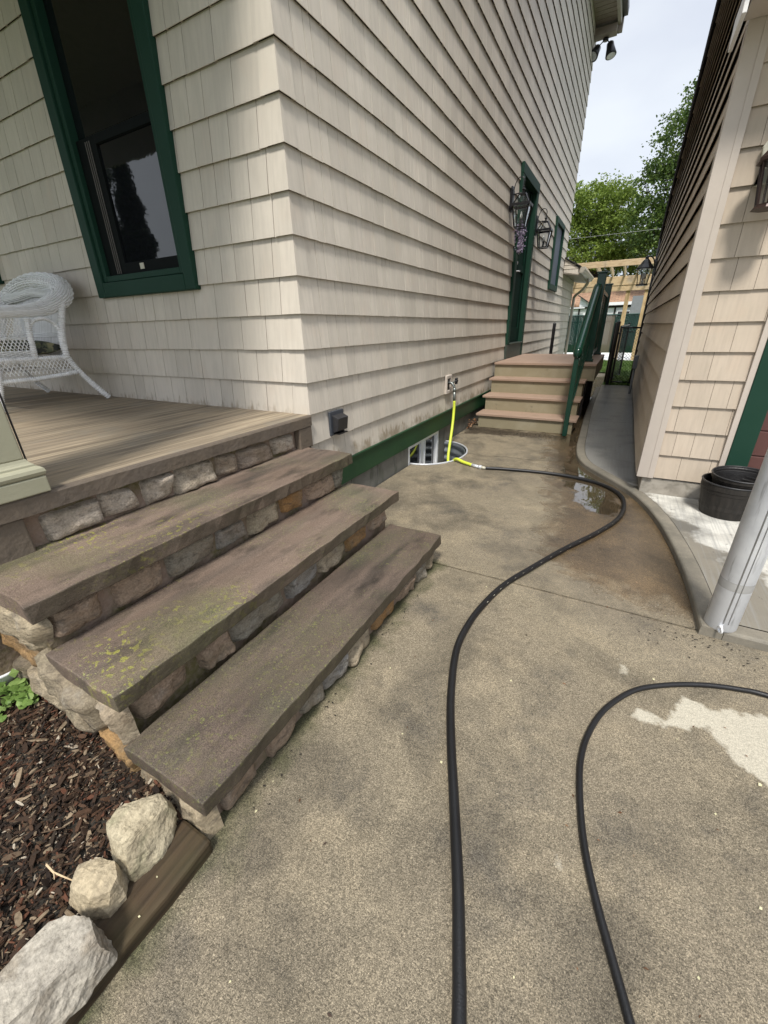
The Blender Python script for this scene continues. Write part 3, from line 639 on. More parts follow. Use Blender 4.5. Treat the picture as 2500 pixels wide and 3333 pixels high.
# column
pc = thing('porch_column', 'cream square porch column on a moulded base at the left edge', 'column', (-.12, -1.5, -.178))
mb = MB(); cx0, cx1, cy0, cy1 = -.28, .024, -1.66, -1.348
mb.box(cx0, cx1, cy0, cy1, -.176, -.125); build('plinth', mb, M['column'], pc, bevel=.004)
def sq_ring(mb, a, z):
    return [(cx0+a, cy0+a, z), (cx1-a, cy0+a, z), (cx1-a, cy1-a, z), (cx0+a, cy1-a, z)]
mb = MB(); prof = [(.006, -.1245), (.0, -.119), (-.003, -.110), (.0, -.100), (.007, -.094), (.014, -.092), (.015, -.086), (.020, -.082), (.024, -.076), (.027, -.068)]
vs = []; 
for a, z in prof: vs += sq_ring(mb, a, z)
mb.add(vs, [(i*4+j, i*4+(j+1) % 4, (i+1)*4+(j+1) % 4, (i+1)*4+j) for i in range(len(prof)-1) for j in range(4)]+[tuple(range((len(prof)-1)*4, len(prof)*4))])
build('base_moulding', mb, M['column'], pc)
mb = MB(); mb.box(cx0+.029, cx1-.029, cy0+.029, cy1-.029, -.0675, 2.94); build('shaft', mb, M['column'], pc, bevel=.004)
cb = thing('cable', 'thin black cable running up beside the porch column', 'cable', (-.01, -1.35, -.17))
mb = MB(); mb.tube([(-.028, -1.366, -.12), (-.028, -1.366, .2), (-.028, -1.366, 1.2), (-.028, -1.366, 2.9)], .0028, 6); build('wire', mb, M['black'], cb)

# ================================================================== STONE STEPS
steps = thing('stone_steps', 'three brownstone steps with fieldstone risers leading up to the porch', 'steps', (.45, -.8, -.88))
def slab(name, x0, x1, y0, y1, z0, z1, m, parent, seed, nx=8, ny=44, amp=.004):
    bm = bmesh.new(); vs = {}
    def pt(i, j, k):
        if (i, j, k) not in vs:
            x = x0+(x1-x0)*i/nx; y = y0+(y1-y0)*j/ny; z = (z0, z1)[k]
            if 0 < i < nx: x += 0
            q = Vector((x*6+seed, y*6, z*3))
            if i == nx: x += amp*1.3*mnoise.fractal(Vector((seed, y*9, k*.4)), .8, 2, 3)
            if j in (0, ny): y += amp*mnoise.fractal(Vector((x*9, seed+j, k*.4)), .8, 2, 3)
            z += amp*.5*mnoise.fractal(q, .8, 2, 3)
            vs[(i, j, k)] = bm.verts.new(Vector((x, y, z))-ORG[parent])
        return vs[(i, j, k)]
    for i in range(nx):
        for j in range(ny):
            for k in (0, 1): bm.faces.new([pt(i, j, k), pt(i+1, j, k), pt(i+1, j+1, k), pt(i, j+1, k)])
    for j in range(ny):
        for i in (0, nx): bm.faces.new([pt(i, j, 0), pt(i, j+1, 0), pt(i, j+1, 1), pt(i, j, 1)])
    for i in range(nx):
        for j in (0, ny): bm.faces.new([pt(i, j, 0), pt(i+1, j, 0), pt(i+1, j, 1), pt(i, j, 1)])
    bmesh.ops.recalc_face_normals(bm, faces=bm.faces)
    me = bpy.data.meshes.new(name); bm.to_mesh(me); bm.free(); me.materials.append(m); o = bpy.data.objects.new(name, me); col.objects.link(o); o.parent = parent; ORG[o] = ORG[parent]
    b = o.modifiers.new('bevel', 'BEVEL'); b.width = .0035; b.segments = 2; b.limit_method = 'ANGLE'; b.angle_limit = R(50); return o
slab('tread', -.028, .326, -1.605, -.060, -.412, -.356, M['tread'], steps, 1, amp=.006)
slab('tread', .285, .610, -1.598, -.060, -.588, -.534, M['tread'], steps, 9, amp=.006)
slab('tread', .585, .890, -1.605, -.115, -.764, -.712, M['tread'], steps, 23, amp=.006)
SY0, SY1 = -1.575, -.10
mb = MB()
mb.box(-.03, .262, SY0, SY1, -.87, -.4125); mb.box(.263, .545, SY0, SY1, -.87, -.5885); mb.box(.546, .838, SY0+.02, SY1-.05, -.90, -.7645)
build('mortar_core', mb, M['mortar'], steps)
mb = MB(); stone_row(mb, (.256, 0, 0), SY0+.01, SY1, -.530, -.418, 21, .14, .25, .028)
build('stone_riser', mb, M['stone'], steps, smooth=True, recalc=False)
mb = MB(); stone_row(mb, (.540, 0, 0), SY0+.01, SY1, -.708, -.594, 33, .12, .27, .028)
build('stone_riser', mb, M['stone'], steps, smooth=True, recalc=False)
mb = MB(); stone_row(mb, (.833, 0, 0), SY0+.01, SY1-.05, -.882, -.768, 47, .12, .25, .028)
build('stone_riser', mb, M['stone'], steps, smooth=True, recalc=False)
# stone returns on the near (bed side) end and the far end
mb = MB(); n_ = (0, -1, 0); u_ = (1, 0, 0); v_ = (0, 0, 1)
def es(x0, x1, za, zb, d, seed, sl=0, yy=SY0+.002, nn=n_):
    u = Vector((x1-x0, 0, sl)).normalized(); v = Vector((0, 1, 0)).cross(u)*-1
    stone_patch(mb, ((x0+x1)/2, yy, (za+zb)/2), u, v, nn, x1-x0, zb-za, d, seed, .10, 16, 10)
es(-.30, -.06, -.52, -.36, .03, 1); es(-.06, .28, -.535, -.415, .035, 2, -.06); es(-.62, -.30, -.66, -.42, .03, 3); es(-.34, -.02, -.66, -.535, .03, 4, -.05)
es(-.02, .20, -.645, -.545, .028, 5, -.05); es(.20, .50, -.70, -.585, .04, 6, -.09); es(.49, .585, -.73, -.60, .03, 61)
es(-.62, -.26, -.80, -.67, .032, 7); es(-.27, .06, -.80, -.67, .03, 8, -.04); es(.05, .44, -.80, -.665, .038, 9, -.07); es(.42, .60, -.83, -.74, .03, 10, -.02); es(.60, .84, -.86, -.775, .03, 11)
es(.78, .87, -.89, -.77, .03, 12)
build('stone_return', mb, M['stone_side'], steps, smooth=True, recalc=False)
mb = MB()
for x0, x1, a, b, sd in ((.08, .25, -.53, -.42, 71), (.36, .53, -.70, -.595, 72), (.66, .82, -.88, -.77, 73)):
    yy = SY1+(-.05 if x0 > .6 else 0); stone_patch(mb, ((x0+x1)/2, yy, (a+b)/2), (-1, 0, 0), (0, 0, 1), (0, 1, 0), x1-x0, b-a, .025, sd)
build('stone_return', mb, M['stone'], steps, smooth=True, recalc=False)
mb = MB(); mb.box(-2.5, -.02, PY0+.012, PY0+.03, -.9, -.24); build('porch_base_face', mb, M['mortar'], porch)

# ================================================================== GARAGE
GX, GY = 1.80, 1.386
gar = thing('garage', 'beige shake sided garage with green door trim on the right', 'garage', (GX+1, GY+2, -.84))
EG = .1645; GZ0 = -.72
YB = 8.9; EV = 1.88; RS = .517
mb = MB()
def gable(z):
    z = z+.05
    if z < EV: return (GY+.06, YB)
    return (GY+.06, YB-(z-EV)/RS)
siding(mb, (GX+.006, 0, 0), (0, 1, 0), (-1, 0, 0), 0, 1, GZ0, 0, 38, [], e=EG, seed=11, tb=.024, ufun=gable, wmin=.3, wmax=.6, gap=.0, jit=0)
build('side_wall', mb, M['siding_garage'], gar, recalc=False)
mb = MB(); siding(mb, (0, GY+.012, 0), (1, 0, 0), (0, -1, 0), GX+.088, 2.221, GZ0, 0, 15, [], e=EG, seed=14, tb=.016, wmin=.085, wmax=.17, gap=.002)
build('front_wall', mb, M['siding_garage'], gar, recalc=False)
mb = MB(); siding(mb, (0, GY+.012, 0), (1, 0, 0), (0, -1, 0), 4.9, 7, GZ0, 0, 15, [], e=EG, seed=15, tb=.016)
build('front_wall', mb, M['siding_garage'], gar, recalc=False)
mb = MB(); mb.box(GX-.014, GX+.086, GY-.016, GY+.02, GZ0-.004, 5.6); mb.box(GX-.014, GX+.004, GY+.0205, GY+.085, GZ0-.004, 5.6); mb.box(GX+.052, GX+.086, GY-.019, GY-.0165, GZ0-.004, 1.72)
build('corner_post', mb, M['trim_beige'], gar, bevel=.003)
mb = MB(); mb.box(2.2215, 2.252, GY-.018, GY+.02, GZ0-.06, 1.5); build('door_casing', mb, M['trim_beige'], gar, bevel=.002)
mb = MB(); mb.box(2.253, 2.365, GY-.024, GY+.10, -.838, 1.42); mb.box(2.253, 4.9, GY-.024, GY+.10, 1.421, 1.55); mb.box(4.79, 4.9, GY-.024, GY+.10, -.838, 1.42); build('door_trim', mb, M['green'], gar, bevel=.004)
mb = MB()
for i in range(14): mb.box(2.366, 4.789, GY+.05, GY+.085, -.835+i*.16, -.835+i*.16+.154)
mb.box(2.366, 4.789, GY+.06, GY+.08, -.835, 1.42); build('garage_door', mb, M['door_brown'], gar, bevel=.004)
mb = MB(); mb.prism_x([(GY+.09, -.73), (YB-.02, -.73), (YB-.02, EV), (GY+.09, EV+RS*(YB-GY-.09))], GX+.007, GX+.3); mb.box(GX+.31, 2.22, GY+.02, GY+.2, -.73, 1.7); mb.box(GX+.03, 2.22, GY+.013, GY+.05, -.73, 1.7)
mb.box(GX+.3, 7, YB-.2, YB-.05, -.8, 1.7); mb.box(6.9, 7, GY+.1, YB-.1, -.8, 1.7); mb.box(4.9, 6.9, GY+.02, GY+.2, -.8, 1.7)
build('wall_core', mb, M['wall_core'], gar)
mb = MB(); mb.box(GX+.022, 2.24, GY+.006, GY+.25, -.86, -.728); mb.box(GX+.022, GX+.25, GY+.251, YB-.02, -.95, -.728); mb.box(4.88, 7, GY+.006, GY+.25, -.86, -.728); build('foundation', mb, M['foundation2'], gar, bevel=.006)
# roof with rake boards and front eave
rk = .055
def roofpoly(o, t): return [(GY-.24, EV+RS*(YB-GY+.24)+o), (YB+.2, EV-.1+o), (YB+.2, EV-.1+o+t), (GY-.24, EV+RS*(YB-GY+.24)+o+t)]
mb = MB(); mb.prism_x(roofpoly(.03, .05), GX-rk, 7.1); roof = build('roof', mb, M['roof_dark'], gar)
mb = MB(); mb.prism_x([(y, z) for y, z in roofpoly(-.10, .129)], GX-rk+.006, GX-rk+.022); mb.prism_x(roofpoly(-.03, .05), GX-rk+.023, GX+.01); build('rake_board', mb, M['roof_dark'], roof)
mb = MB(); mb.box(GX-rk+.02, 7, GY-.235, GY-.02, 1.585, 1.60); mb.box(GX-rk+.02, 7, GY-.235, GY-.02, 1.69, 1.74); build('soffit', mb, M['trim_beige'], roof)
mb = MB(); mb.prism_x([(GY-.24, 1.58), (GY-.32, 1.585), (GY-.36, 1.64), (GY-.36, 1.70), (GY-.24, 1.70)], GX-rk-.01, 7.05); mb.box(GX-rk-.014, GX-rk+.004, GY-.30, GY+.03, 1.50, 1.62); build('gutter', mb, M['white_metal'], roof, bevel=.003)
# conduit on the garage side wall
cd = thing('electric_conduit', 'grey conduit and junction box low on the garage side wall near the gate', 'conduit', (GX, 6.5, -.84))
mb = MB(); mb.box(GX-.085, GX-.022, 6.35, 6.47, -.42, -.22); build('junction_box', mb, M['grey_box'], cd, bevel=.004)
mb = MB(); mb.tube([(GX-.05, 6.40, -.42), (GX-.05, 6.40, -.6), (GX-.045, 6.3, -.82)], .018, 8); build('conduit', mb, M['grey_box'], cd, smooth=True)

# ================================================================== GROUND
def struct(name, mb, m, **kw): o = build(name, mb, m, **kw); o['kind'] = 'structure'; return o
def sdist(P, poly):
    P = np.asarray(P); poly = np.asarray(poly); n = len(poly); d = np.full(len(P), 1e9); ins = np.zeros(len(P), bool)
    for i in range(n):
        a, b = poly[i], poly[(i+1) % n]; e = b-a; w = P-a; t = np.clip((w@e)/(e@e+1e-12), 0, 1); d = np.minimum(d, np.hypot(*(w-t[:, None]*e).T))
        c = ((a[1] > P[:, 1]) != (b[1] > P[:, 1])) & (P[:, 0] < (b[0]-a[0])*(P[:, 1]-a[1])/(b[1]-a[1]+1e-12)+a[0]); ins ^= c
    return np.where(ins, -d, d)
kerb_out = [(1.20, 10.3), (1.20, 6.6), (1.225, 4.6), (1.285, 2.90), (1.30, 2.55), (1.335, 2.22), (1.40, 1.98), (1.50, 1.80), (1.67, 1.545), (1.80, 1.31), (1.90, 1.0), (1.96, .68), (1.998, .35), (2.014, .08), (2.018, -.158)]
kerb_out = [(p.x, p.y) for p in spline([(x, y, 0) for x, y in kerb_out], 5)]
def offset(line, d):
    o = []
    for i, p in enumerate(line):
        a, b = line[max(i-1, 0)], line[min(i+1, len(line)-1)]; t = Vector((b[0]-a[0], b[1]-a[1])).normalized(); o.append((p[0]-t.y*d, p[1]+t.x*d))
    return o
# driveway slabs with the window well notch and signed distance attributes
wc = (0.0, 1.84); wa, wb = .365, .455
wet_poly = [(.95, 3.6), (1.05, 2.6), (1.10, 2.1), (1.2, 1.7), (1.22, 1.3), (1.30, .95), (1.35, .6), (1.40, .2), (1.62, .02), (2.2, -.1), (2.2, 1), (1.9, 2), (1.5, 3), (1.5, 10), (1.0, 10), (1.0, 4)]
dry_poly = [(1.785, -.715), (1.80, -.68), (1.835, -.672), (1.87, -.678), (1.90, -.660), (1.915, -.60), (1.945, -.55), (2.001, -.563), (2.07, -.54), (2.159, -.527), (2.6, -.5), (3.6, -.7), (3.8, -1.4), (2.9, -1.3), (2.4, -1.0), (2.15, -.85), (2.102, -.804), (2.026, -.717), (1.985, -.655), (1.93, -.70), (1.853, -.712)]
pud_polys = [[(1.26, 2.55), (1.30, 2.35), (1.36, 2.10), (1.50, 1.87), (1.66, 1.62), (1.78, 1.38), (1.72, 1.28), (1.50, 1.30), (1.38, 1.34), (1.30, 1.55), (1.27, 1.95)], [(1.20, 3.3), (1.25, 3.3), (1.27, 2.75), (1.22, 2.60), (1.17, 2.9)], [(1.14, 5.4), (1.14, 6.6), (1.26, 6.4), (1.30, 5.6), (1.30, 4.2), (1.14, 4.1)], [(1.42, 1.30), (1.62, 1.31), (1.72, 1.10), (1.66, .92), (1.55, .98), (1.44, 1.12)]]
bits = [[(1.745, -.50), (1.760, -.505), (1.764, -.535), (1.752, -.53)], [(1.735, -.46), (1.742, -.462), (1.741, -.472), (1.735, -.470)], [(1.632, -1.232), (1.637, -1.234), (1.637, -1.241), (1.632, -1.24)]]
steps_poly = [(-2, -1.62), (.86, -1.62), (.87, -.14), (.5, -.10), (-2, -.1)]
steps_poly2 = [(-2, -6), (.90, -6), (.90, -1.6), (-2, -1.6)]
dirt_poly = [(0, 3.2), (1.2, 3.12), (1.2, 2.92), (.8, 2.80), (.3, 2.78), (.0, 2.7)]
def drive_slab(name, xr, yr, step, zt, notch):
    xs = np.array(xr); ys = np.array(yr); nx, ny = len(xs), len(ys); X, Y = np.meshgrid(xs, ys, indexing='ij'); P = np.stack([X.ravel(), Y.ravel()], 1)
    kill = np.zeros(len(P), bool)
    if notch:
        q = (P-np.array(wc))/np.array([wa, wb]); r = np.hypot(*q.T); ins = r < 1; kill = ins.copy()
        near = ins & (r > .0); P2 = P.copy(); P2[near] = np.array(wc)+(q[near]/np.maximum(r[near], 1e-6)[:, None])*np.array([wa, wb]); P2[:, 0] = np.maximum(P2[:, 0], 0); P = P2
    Z = zt+np.array([.0016*mnoise.noise(Vector((x*3, y*3, 0))) for x, y in P])
    idx = lambda i, j: i*ny+j; fs = []
    for i in range(nx-1):
        for j in range(ny-1):
            f = (idx(i, j), idx(i+1, j), idx(i+1, j+1), idx(i, j+1))
            if notch and all(kill[k] for k in f): continue
            fs.append(f)
    n0 = len(P); V = [(x, y, z) for (x, y), z in zip(P, Z)]
    bd = [idx(i, 0) for i in range(nx)]+[idx(nx-1, j) for j in range(1, ny)]+[idx(i, ny-1) for i in range(nx-2, -1, -1)]
    bmap = {}
    for k in bd: bmap[k] = len(V); V.append((V[k][0], V[k][1], zt-.06))
    for a, b in zip(bd[:-1], bd[1:]): fs.append((a, bmap[a], bmap[b], b))
    me = bpy.data.meshes.new(name); me.from_pydata(V, [], fs); me.materials.append(M['drive'])
    PP = np.array([(v[0], v[1]) for v in V])
    pud = np.min([sdist(PP, p) for p in pud_polys], 0); dry = np.min([sdist(PP, p) for p in [dry_poly]+bits], 0)
    st = np.minimum(sdist(PP, steps_poly), sdist(PP, steps_poly2))
    for nm, arr in (('sd_wet', sdist(PP, wet_poly)), ('sd_pud', pud), ('sd_dry', dry), ('sd_steps', st), ('sd_dirt', sdist(PP, dirt_poly))):
        at = me.attributes.new(nm, 'FLOAT', 'POINT'); at.data.foreach_set('value', arr.astype(np.float32))
    o = bpy.data.objects.new(name, me); col.objects.link(o); o['kind'] = 'structure'; return o
ax = list(np.arange(-.004, 2.3, .03))+[2.5, 3, 4, 6, 9]
drive_slab('driveway', ax, list(np.arange(-.1265, 4.3, .03))+[4.6, 5, 5.4, 5.8, 6.2, 7, 8, 9, 10.3], .03, GZ, True)
drive_slab('driveway_front', sorted(set(list(np.round(np.arange(.5, 1.6, .03), 3))+list(np.round(np.arange(1.6, 2.3, .0125), 4))+[2.4, 2.7, 3, 3.5, 4, 6, 9])), [-9, -6, -4, -3]+list(np.arange(-2.6, -1.3, .03))+list(np.arange(-1.3, -.14, .0125))+[-.1385], .03, GZ, False)
struct('terrain', MB().add([(-90, -60, -1.5), (90, -60, -1.5), (90, 120, -1.5), (-90, 120, -1.5)], [(0, 1, 2, 3)]), M['grass'])
struct('subsoil', MB().box(.3, 9, -8.5, 10.2, -1.0, -.93), M['dirt'])
# back lawn
gx, gy = np.meshgrid(np.arange(-6, 12.01, .25), np.arange(10.3, 16.3, .25), indexing='ij')
V = [(x, y, -.85+.02*mnoise.noise(Vector((x, y, 0)))) for x, y in zip(gx.ravel(), gy.ravel())]; ny = gx.shape[1]
struct('lawn', (V, [(i*ny+j, (i+1)*ny+j, (i+1)*ny+j+1, i*ny+j+1) for i in range(gx.shape[0]-1) for j in range(ny-1)]), M['grass'], recalc=False)
struct('lawn_near', MB().box(1.27, 1.80, 7.66, 10.3, -1.2, -.86), M['grass']); struct('yard', MB().box(-40, 40, 16.0, 60, -1.3, -.9), M['grass'])
# apron with walkway + kerb
kin = offset(kerb_out, .075)
kin = [p for p in kin]
def strip(name, a, b, zt, zb, m, lip=.012):
    mb = MB(); n = len(a); vs = []
    for (p, q) in zip(a, b):
        d = Vector((q[0]-p[0], q[1]-p[1])).normalized()*lip
        vs += [(p[0], p[1], zb), (p[0], p[1], zt-lip*.9), (p[0]+d.x*.35, p[1]+d.y*.35, zt-lip*.3), (p[0]+d.x, p[1]+d.y, zt), (q[0]-d.x*.5, q[1]-d.y*.5, zt), (q[0], q[1], zt-.004), (q[0], q[1], zb)]
    fs = [(i*7+k, i*7+k+1, (i+1)*7+k+1, (i+1)*7+k) for i in range(n-1) for k in range(6)]+[(0, 1, 2, 3, 4, 5, 6), tuple((n-1)*7+k for k in range(6, -1, -1))]
    mb.add(vs, fs); o = struct(name, mb, m, smooth=False); return o
ko = [p for p in kerb_out if p[1] <= 7.62]; ki = [q for p, q in zip(kerb_out, kin) if p[1] <= 7.62]
strip('kerb', ko, ki, -.838, -.92, M['kerb'])
kf0 = [(2.094, -.160), (2.8, -.160), (5, -.160), (9, -.160)]; kf1 = [(x, -.085) for x, _ in kf0]
strip('kerb_front', kf0, kf1, -.838, -.92, M['kerb'])
# apron surface as a dense grid clipped by the kerb line
kx = np.array([p[0] for p in ki])+.0022; ky = np.array([p[1] for p in ki]); order = np.argsort(ky); kx, ky = kx[order], ky[order]
ysA = np.concatenate([np.arange(-.078, 2.4, .03), np.arange(2.4, 7.62, .1), [7.62]]); V = []; nu = 30
ysA = np.array([y for y in ysA])
def xr_at(y): return GX+.022 if y > GY+.004 else 9.
rows = []
for y in ysA:
    xl = np.interp(y, ky, kx); rows.append((y, xl))
def grid_rows(rows, xrf, nu, pw):
    V = []; 
    for y, xl in rows:
        xr = xrf(y)
        for i in range(nu+1): t = (i/nu)**pw; V.append((xl+(xr-xl)*t, y, -.842))
    F = [(j*(nu+1)+i, j*(nu+1)+i+1, (j+1)*(nu+1)+i+1, (j+1)*(nu+1)+i) for j in range(len(rows)-1) for i in range(nu)]
    return V, F
soak_poly = [(1.2, 1.55), (1.5, 1.62), (1.85, 1.60), (1.85, 8), (1.2, 8)]
damp_poly = [(1.30, 2.1), (1.9, 1.5), (1.80, 1.37), (1.90, 1.33), (1.97, 1.2), (2.04, .95), (2.12, .70), (2.25, .48), (2.42, .36), (2.42, .05), (2.75, .0), (9, -.02), (9, -.3), (1.9, -.3), (1.8, 1)]
def apron(name, V, F):
    me = bpy.data.meshes.new(name); me.from_pydata(V, [], F); me.materials.append(M['apron']); P = np.array(V)[:, :2]
    for nm, pl in (('sd_wet', damp_poly), ('sd_soak', soak_poly)):
        at = me.attributes.new(nm, 'FLOAT', 'POINT'); at.data.foreach_set('value', sdist(P, pl).astype(np.float32))
    o = bpy.data.objects.new(name, me); col.objects.link(o); o['kind'] = 'structure'
fr = [r for r in rows if r[0] <= GY-.002]+[(GY+.004, np.interp(GY+.004, ky, kx))]
V, F = grid_rows(fr, lambda y: 9., 70, 2.2); apron('garage_apron', V, F)
cuts = [(GY+.010, 1.490), (1.496, 3.900), (3.906, 5.9), (5.906, 7.62)]
for i, (a, b) in enumerate(cuts):
    n = max(2, int((b-a)/.04)); rr = [(y, np.interp(y, ky, kx)) for y in np.linspace(a, b, n)]; V, F = grid_rows(rr, lambda y: GX+.02, 14, 1); apron('walkway', V, F)
struct('walkway_bed', MB().prism([(x-.02, y) for x, y in zip(kx, ky) if -.07 < y < 7.6][::1]+[(GX+.2, 7.6), (GX+.2, GY+.1), (9, GY+.1), (9, -.07)], -.93, -.849), M['dirt'])
# crack across the driveway by the well
mb = MB(); pts = [(.36, 1.95), (.55, 1.93), (.75, 1.98), (.95, 1.97), (1.15, 2.04), (1.33, 2.10)]
sp = spline([(x, y, 0) for x, y in pts], 8); vs = []
for i, p in enumerate(sp):
    w_ = .0022+.0015*mnoise.noise(Vector((i*.7, 0, 0))); jy = .006*mnoise.noise(Vector((i*.5, 3, 0))); vs += [(p.x, p.y+jy-w_, -.8770), (p.x, p.y+jy+w_, -.8770)]
mb.add(vs, [(2*i, 2*i+2, 2*i+3, 2*i+1) for i in range(len(sp)-1)]); struct('pavement_crack', mb, M['dirt'], recalc=False)

# window well
ww = thing('window_well', 'half round corrugated steel window well in front of the basement window', 'window well', (.1, 1.84, -1.3))
mb = MB(); n = 40; vs = []; zs = np.linspace(-.878, -1.36, 60)
for z in zs:
    rr = .010*math.sin((z+.878)*2*math.pi/.085)
    for i in range(n+1):
        a = -math.pi/2+math.pi*i/n; vs.append((wc[0]+(wa-.012+rr)*math.cos(a)-.01, wc[1]+(wb-.012+rr)*math.sin(a), z))
mb.add(vs, [(j*(n+1)+i, j*(n+1)+i+1, (j+1)*(n+1)+i+1, (j+1)*(n+1)+i) for j in range(len(zs)-1) for i in range(n)])
build('corrugated_wall', mb, M['well'], ww, smooth=True, recalc=False)
mb = MB(); mb.tube([(wc[0]+wa*math.cos(-math.pi/2+math.pi*i/36)-.004, wc[1]+wb*math.sin(-math.pi/2+math.pi*i/36), -.874) for i in range(37)], .009, 8)
build('rolled_rim', mb, M['galv'], ww, smooth=True)
struct('well_floor', MB().add([(-.05, 1.3, -1.33), (.4, 1.3, -1.33), (.4, 2.4, -1.33), (-.05, 2.4, -1.33)], [(0, 1, 2, 3)]), M['dirt'])

# leaf litter helper
def leaves(name, pts, size, m, seed, up=.6, parent=None, flatz=True, asp=.6, **kw):
    r = np.random.default_rng(seed); n = len(pts); P = np.array(pts); s = size*r.uniform(.6, 1.4, n)
    d = r.normal(size=(n, 3)); d[:, 2] *= (1-up); d /= np.linalg.norm(d, axis=1)[:, None]
    nn = r.normal(size=(n, 3)); nn[:, 2] += 3*up; e = np.cross(d, nn); e /= np.linalg.norm(e, axis=1)[:, None]; nn = np.cross(d, e)
    a = d*s[:, None]; b = e*(s*asp)[:, None]*.5; c = nn*(s*.12)[:, None]
    V = np.stack([P-a*.5, P+b-c, P+a*.5, P-b-c], 1).reshape(-1, 3); F = np.arange(4*n).reshape(-1, 4)
    return build(name, (V, F.tolist()), m, parent, recalc=False, **kw)
r0 = np.random.default_rng(5)
pts = [(.03+r0.random()*.28, 1.84+r0.normal()*.17, -1.325+r0.random()*.05) for _ in range(260)]
tag(leaves('dead_leaves', pts, .045, M['dead'], 3), 'brown dead leaves heaped in the window well', 'dead leaves', kind='stuff')
pts = [(.015+abs(r0.normal())*.022, 2.95+r0.random()*.35, -.865+abs(r0.normal())*.03) for _ in range(70)]
tag(leaves('dead_leaves', pts, .03, M['dead'], 4), 'dead leaves caught between the wooden steps and the house wall', 'dead leaves', kind='stuff')
pts = [(r0.uniform(.05, 1.15), 3.02-abs(r0.normal())*.10, -.876) for _ in range(420)]
tag(leaves('debris', pts, .011, M['dirt'], 6, up=.9), 'fine dark soil and debris at the foot of the wooden steps', 'debris', kind='stuff')
pts = [(1.98+r0.normal()*.09, -.20+r0.normal()*.05, -.877) for _ in range(60)]+[(.885+abs(r0.normal())*.02, r0.uniform(-1.5, -.2), -.877) for _ in range(40)]+[(r0.uniform(1.95, 3), r0.uniform(0, 1.3), -.839) for _ in range(25)]+[(r0.uniform(2.1, 2.4), r0.uniform(-.3, -.2), -.877) for _ in range(20)]
tag(leaves('debris', pts, .009, M['dirt'], 7, up=.9), 'dark crumbs of leaf and bark scattered on the concrete', 'debris', kind='stuff')

r5 = np.random.default_rng(91)
pts = [(.92, -1.50, -.876), (.905, -1.42, -.876), (1.16, -1.12, -.876), (1.0, -.9, -.876), (1.55, -.2, -.876), (1.9, -.75, -.876), (.875, -1.78, -.8345), (.845, -1.72, -.8345), (1.3, .5, -.876), (1.1, -1.75, -.876)]+[(r5.uniform(.95, 2.1), r5.uniform(-1.9, .1), -.8765) for _ in range(14)]
tag(leaves('petals', pts, .009, M['petal'], 92, up=.95, asp=.8), 'tiny pale fallen petals and seed flakes on the concrete', 'petals', kind='stuff')
pts = [(r5.uniform(.93, 2.1), r5.uniform(-2.0, 1.2), -.8765) for _ in range(60)]
tag(leaves('debris', pts, .010, M['dead'], 93, up=.95, asp=.4), 'small brown bits of twig and leaf scattered over the driveway', 'debris', kind='stuff')

# ================================================================== WOODEN SIDE STEPS + LANDING
ws = thing('wooden_steps', 'four riser tan wooden steps and landing below the side door', 'steps', (.65, 4.0, -.88))
def cbox(name, x0, x1, y0, y1, z0, z1, m, p, bev=.003): return build(name, MB().box(x0, x1, y0, y1, z0, z1), m, p, bevel=bev)
TR = [(.07, 1.222, 3.125, 3.44, -.709), (.06, 1.207, 3.40, 3.73, -.531), (.045, 1.205, 3.70, 4.02, -.353)]
for x0, x1, y0, y1, z in TR: cbox('tread', x0, x1, y0, y1, z-.026, z, M['composite'], ws)
mb = MB(); yy = 3.965
while yy < 5.92:
    mb.box(.03, 1.283, yy, min(yy+.137, 5.93), -.201, -.175); yy += .140
build('landing_boards', mb, M['composite'], ws, bevel=.0015)
for x0, x1, y, z0, z1 in ((.10, 1.185, 3.150, -.878, -.736), (.095, 1.185, 3.425, -.735, -.558), (.075, 1.185, 3.725, -.557, -.380), (.035, 1.262, 3.990, -.379, -.2015)): cbox('riser', x0, x1, y, y+.02, z0, z1, M['riser'], ws)
mb = MB(); mb.prism_x([(3.171, -.878), (3.46, -.736), (3.745, -.56), (4.01, -.38), (4.2, -.38), (3.9, -.60), (3.45, -.878)], 1.150, 1.183); build('stringer', mb, M['riser'], ws)
mb = MB(); mb.box(1.262, 1.28, 3.991, 5.92, -.38, -.202); build('skirt_board', mb, M['riser'], ws)
mb = MB(); mb.box(.10, 1.15, 3.174, 5.9, -.90, -.7365) if False else None; mb.box(1.10, 1.19, 4.1, 4.19, -.88, -.202); mb.box(1.10, 1.19, 5.8, 5.89, -.88, -.202); mb.box(.05, 1.1, 4.05, 4.07, -.87, -.39); mb.box(1.10, 1.11, 4.2, 5.8, -.87, -.39); build('landing_post_and_shade_sheet', mb, M['dark_wood'], ws)  # posts, plus thin dark sheets added for the shade under the open landing
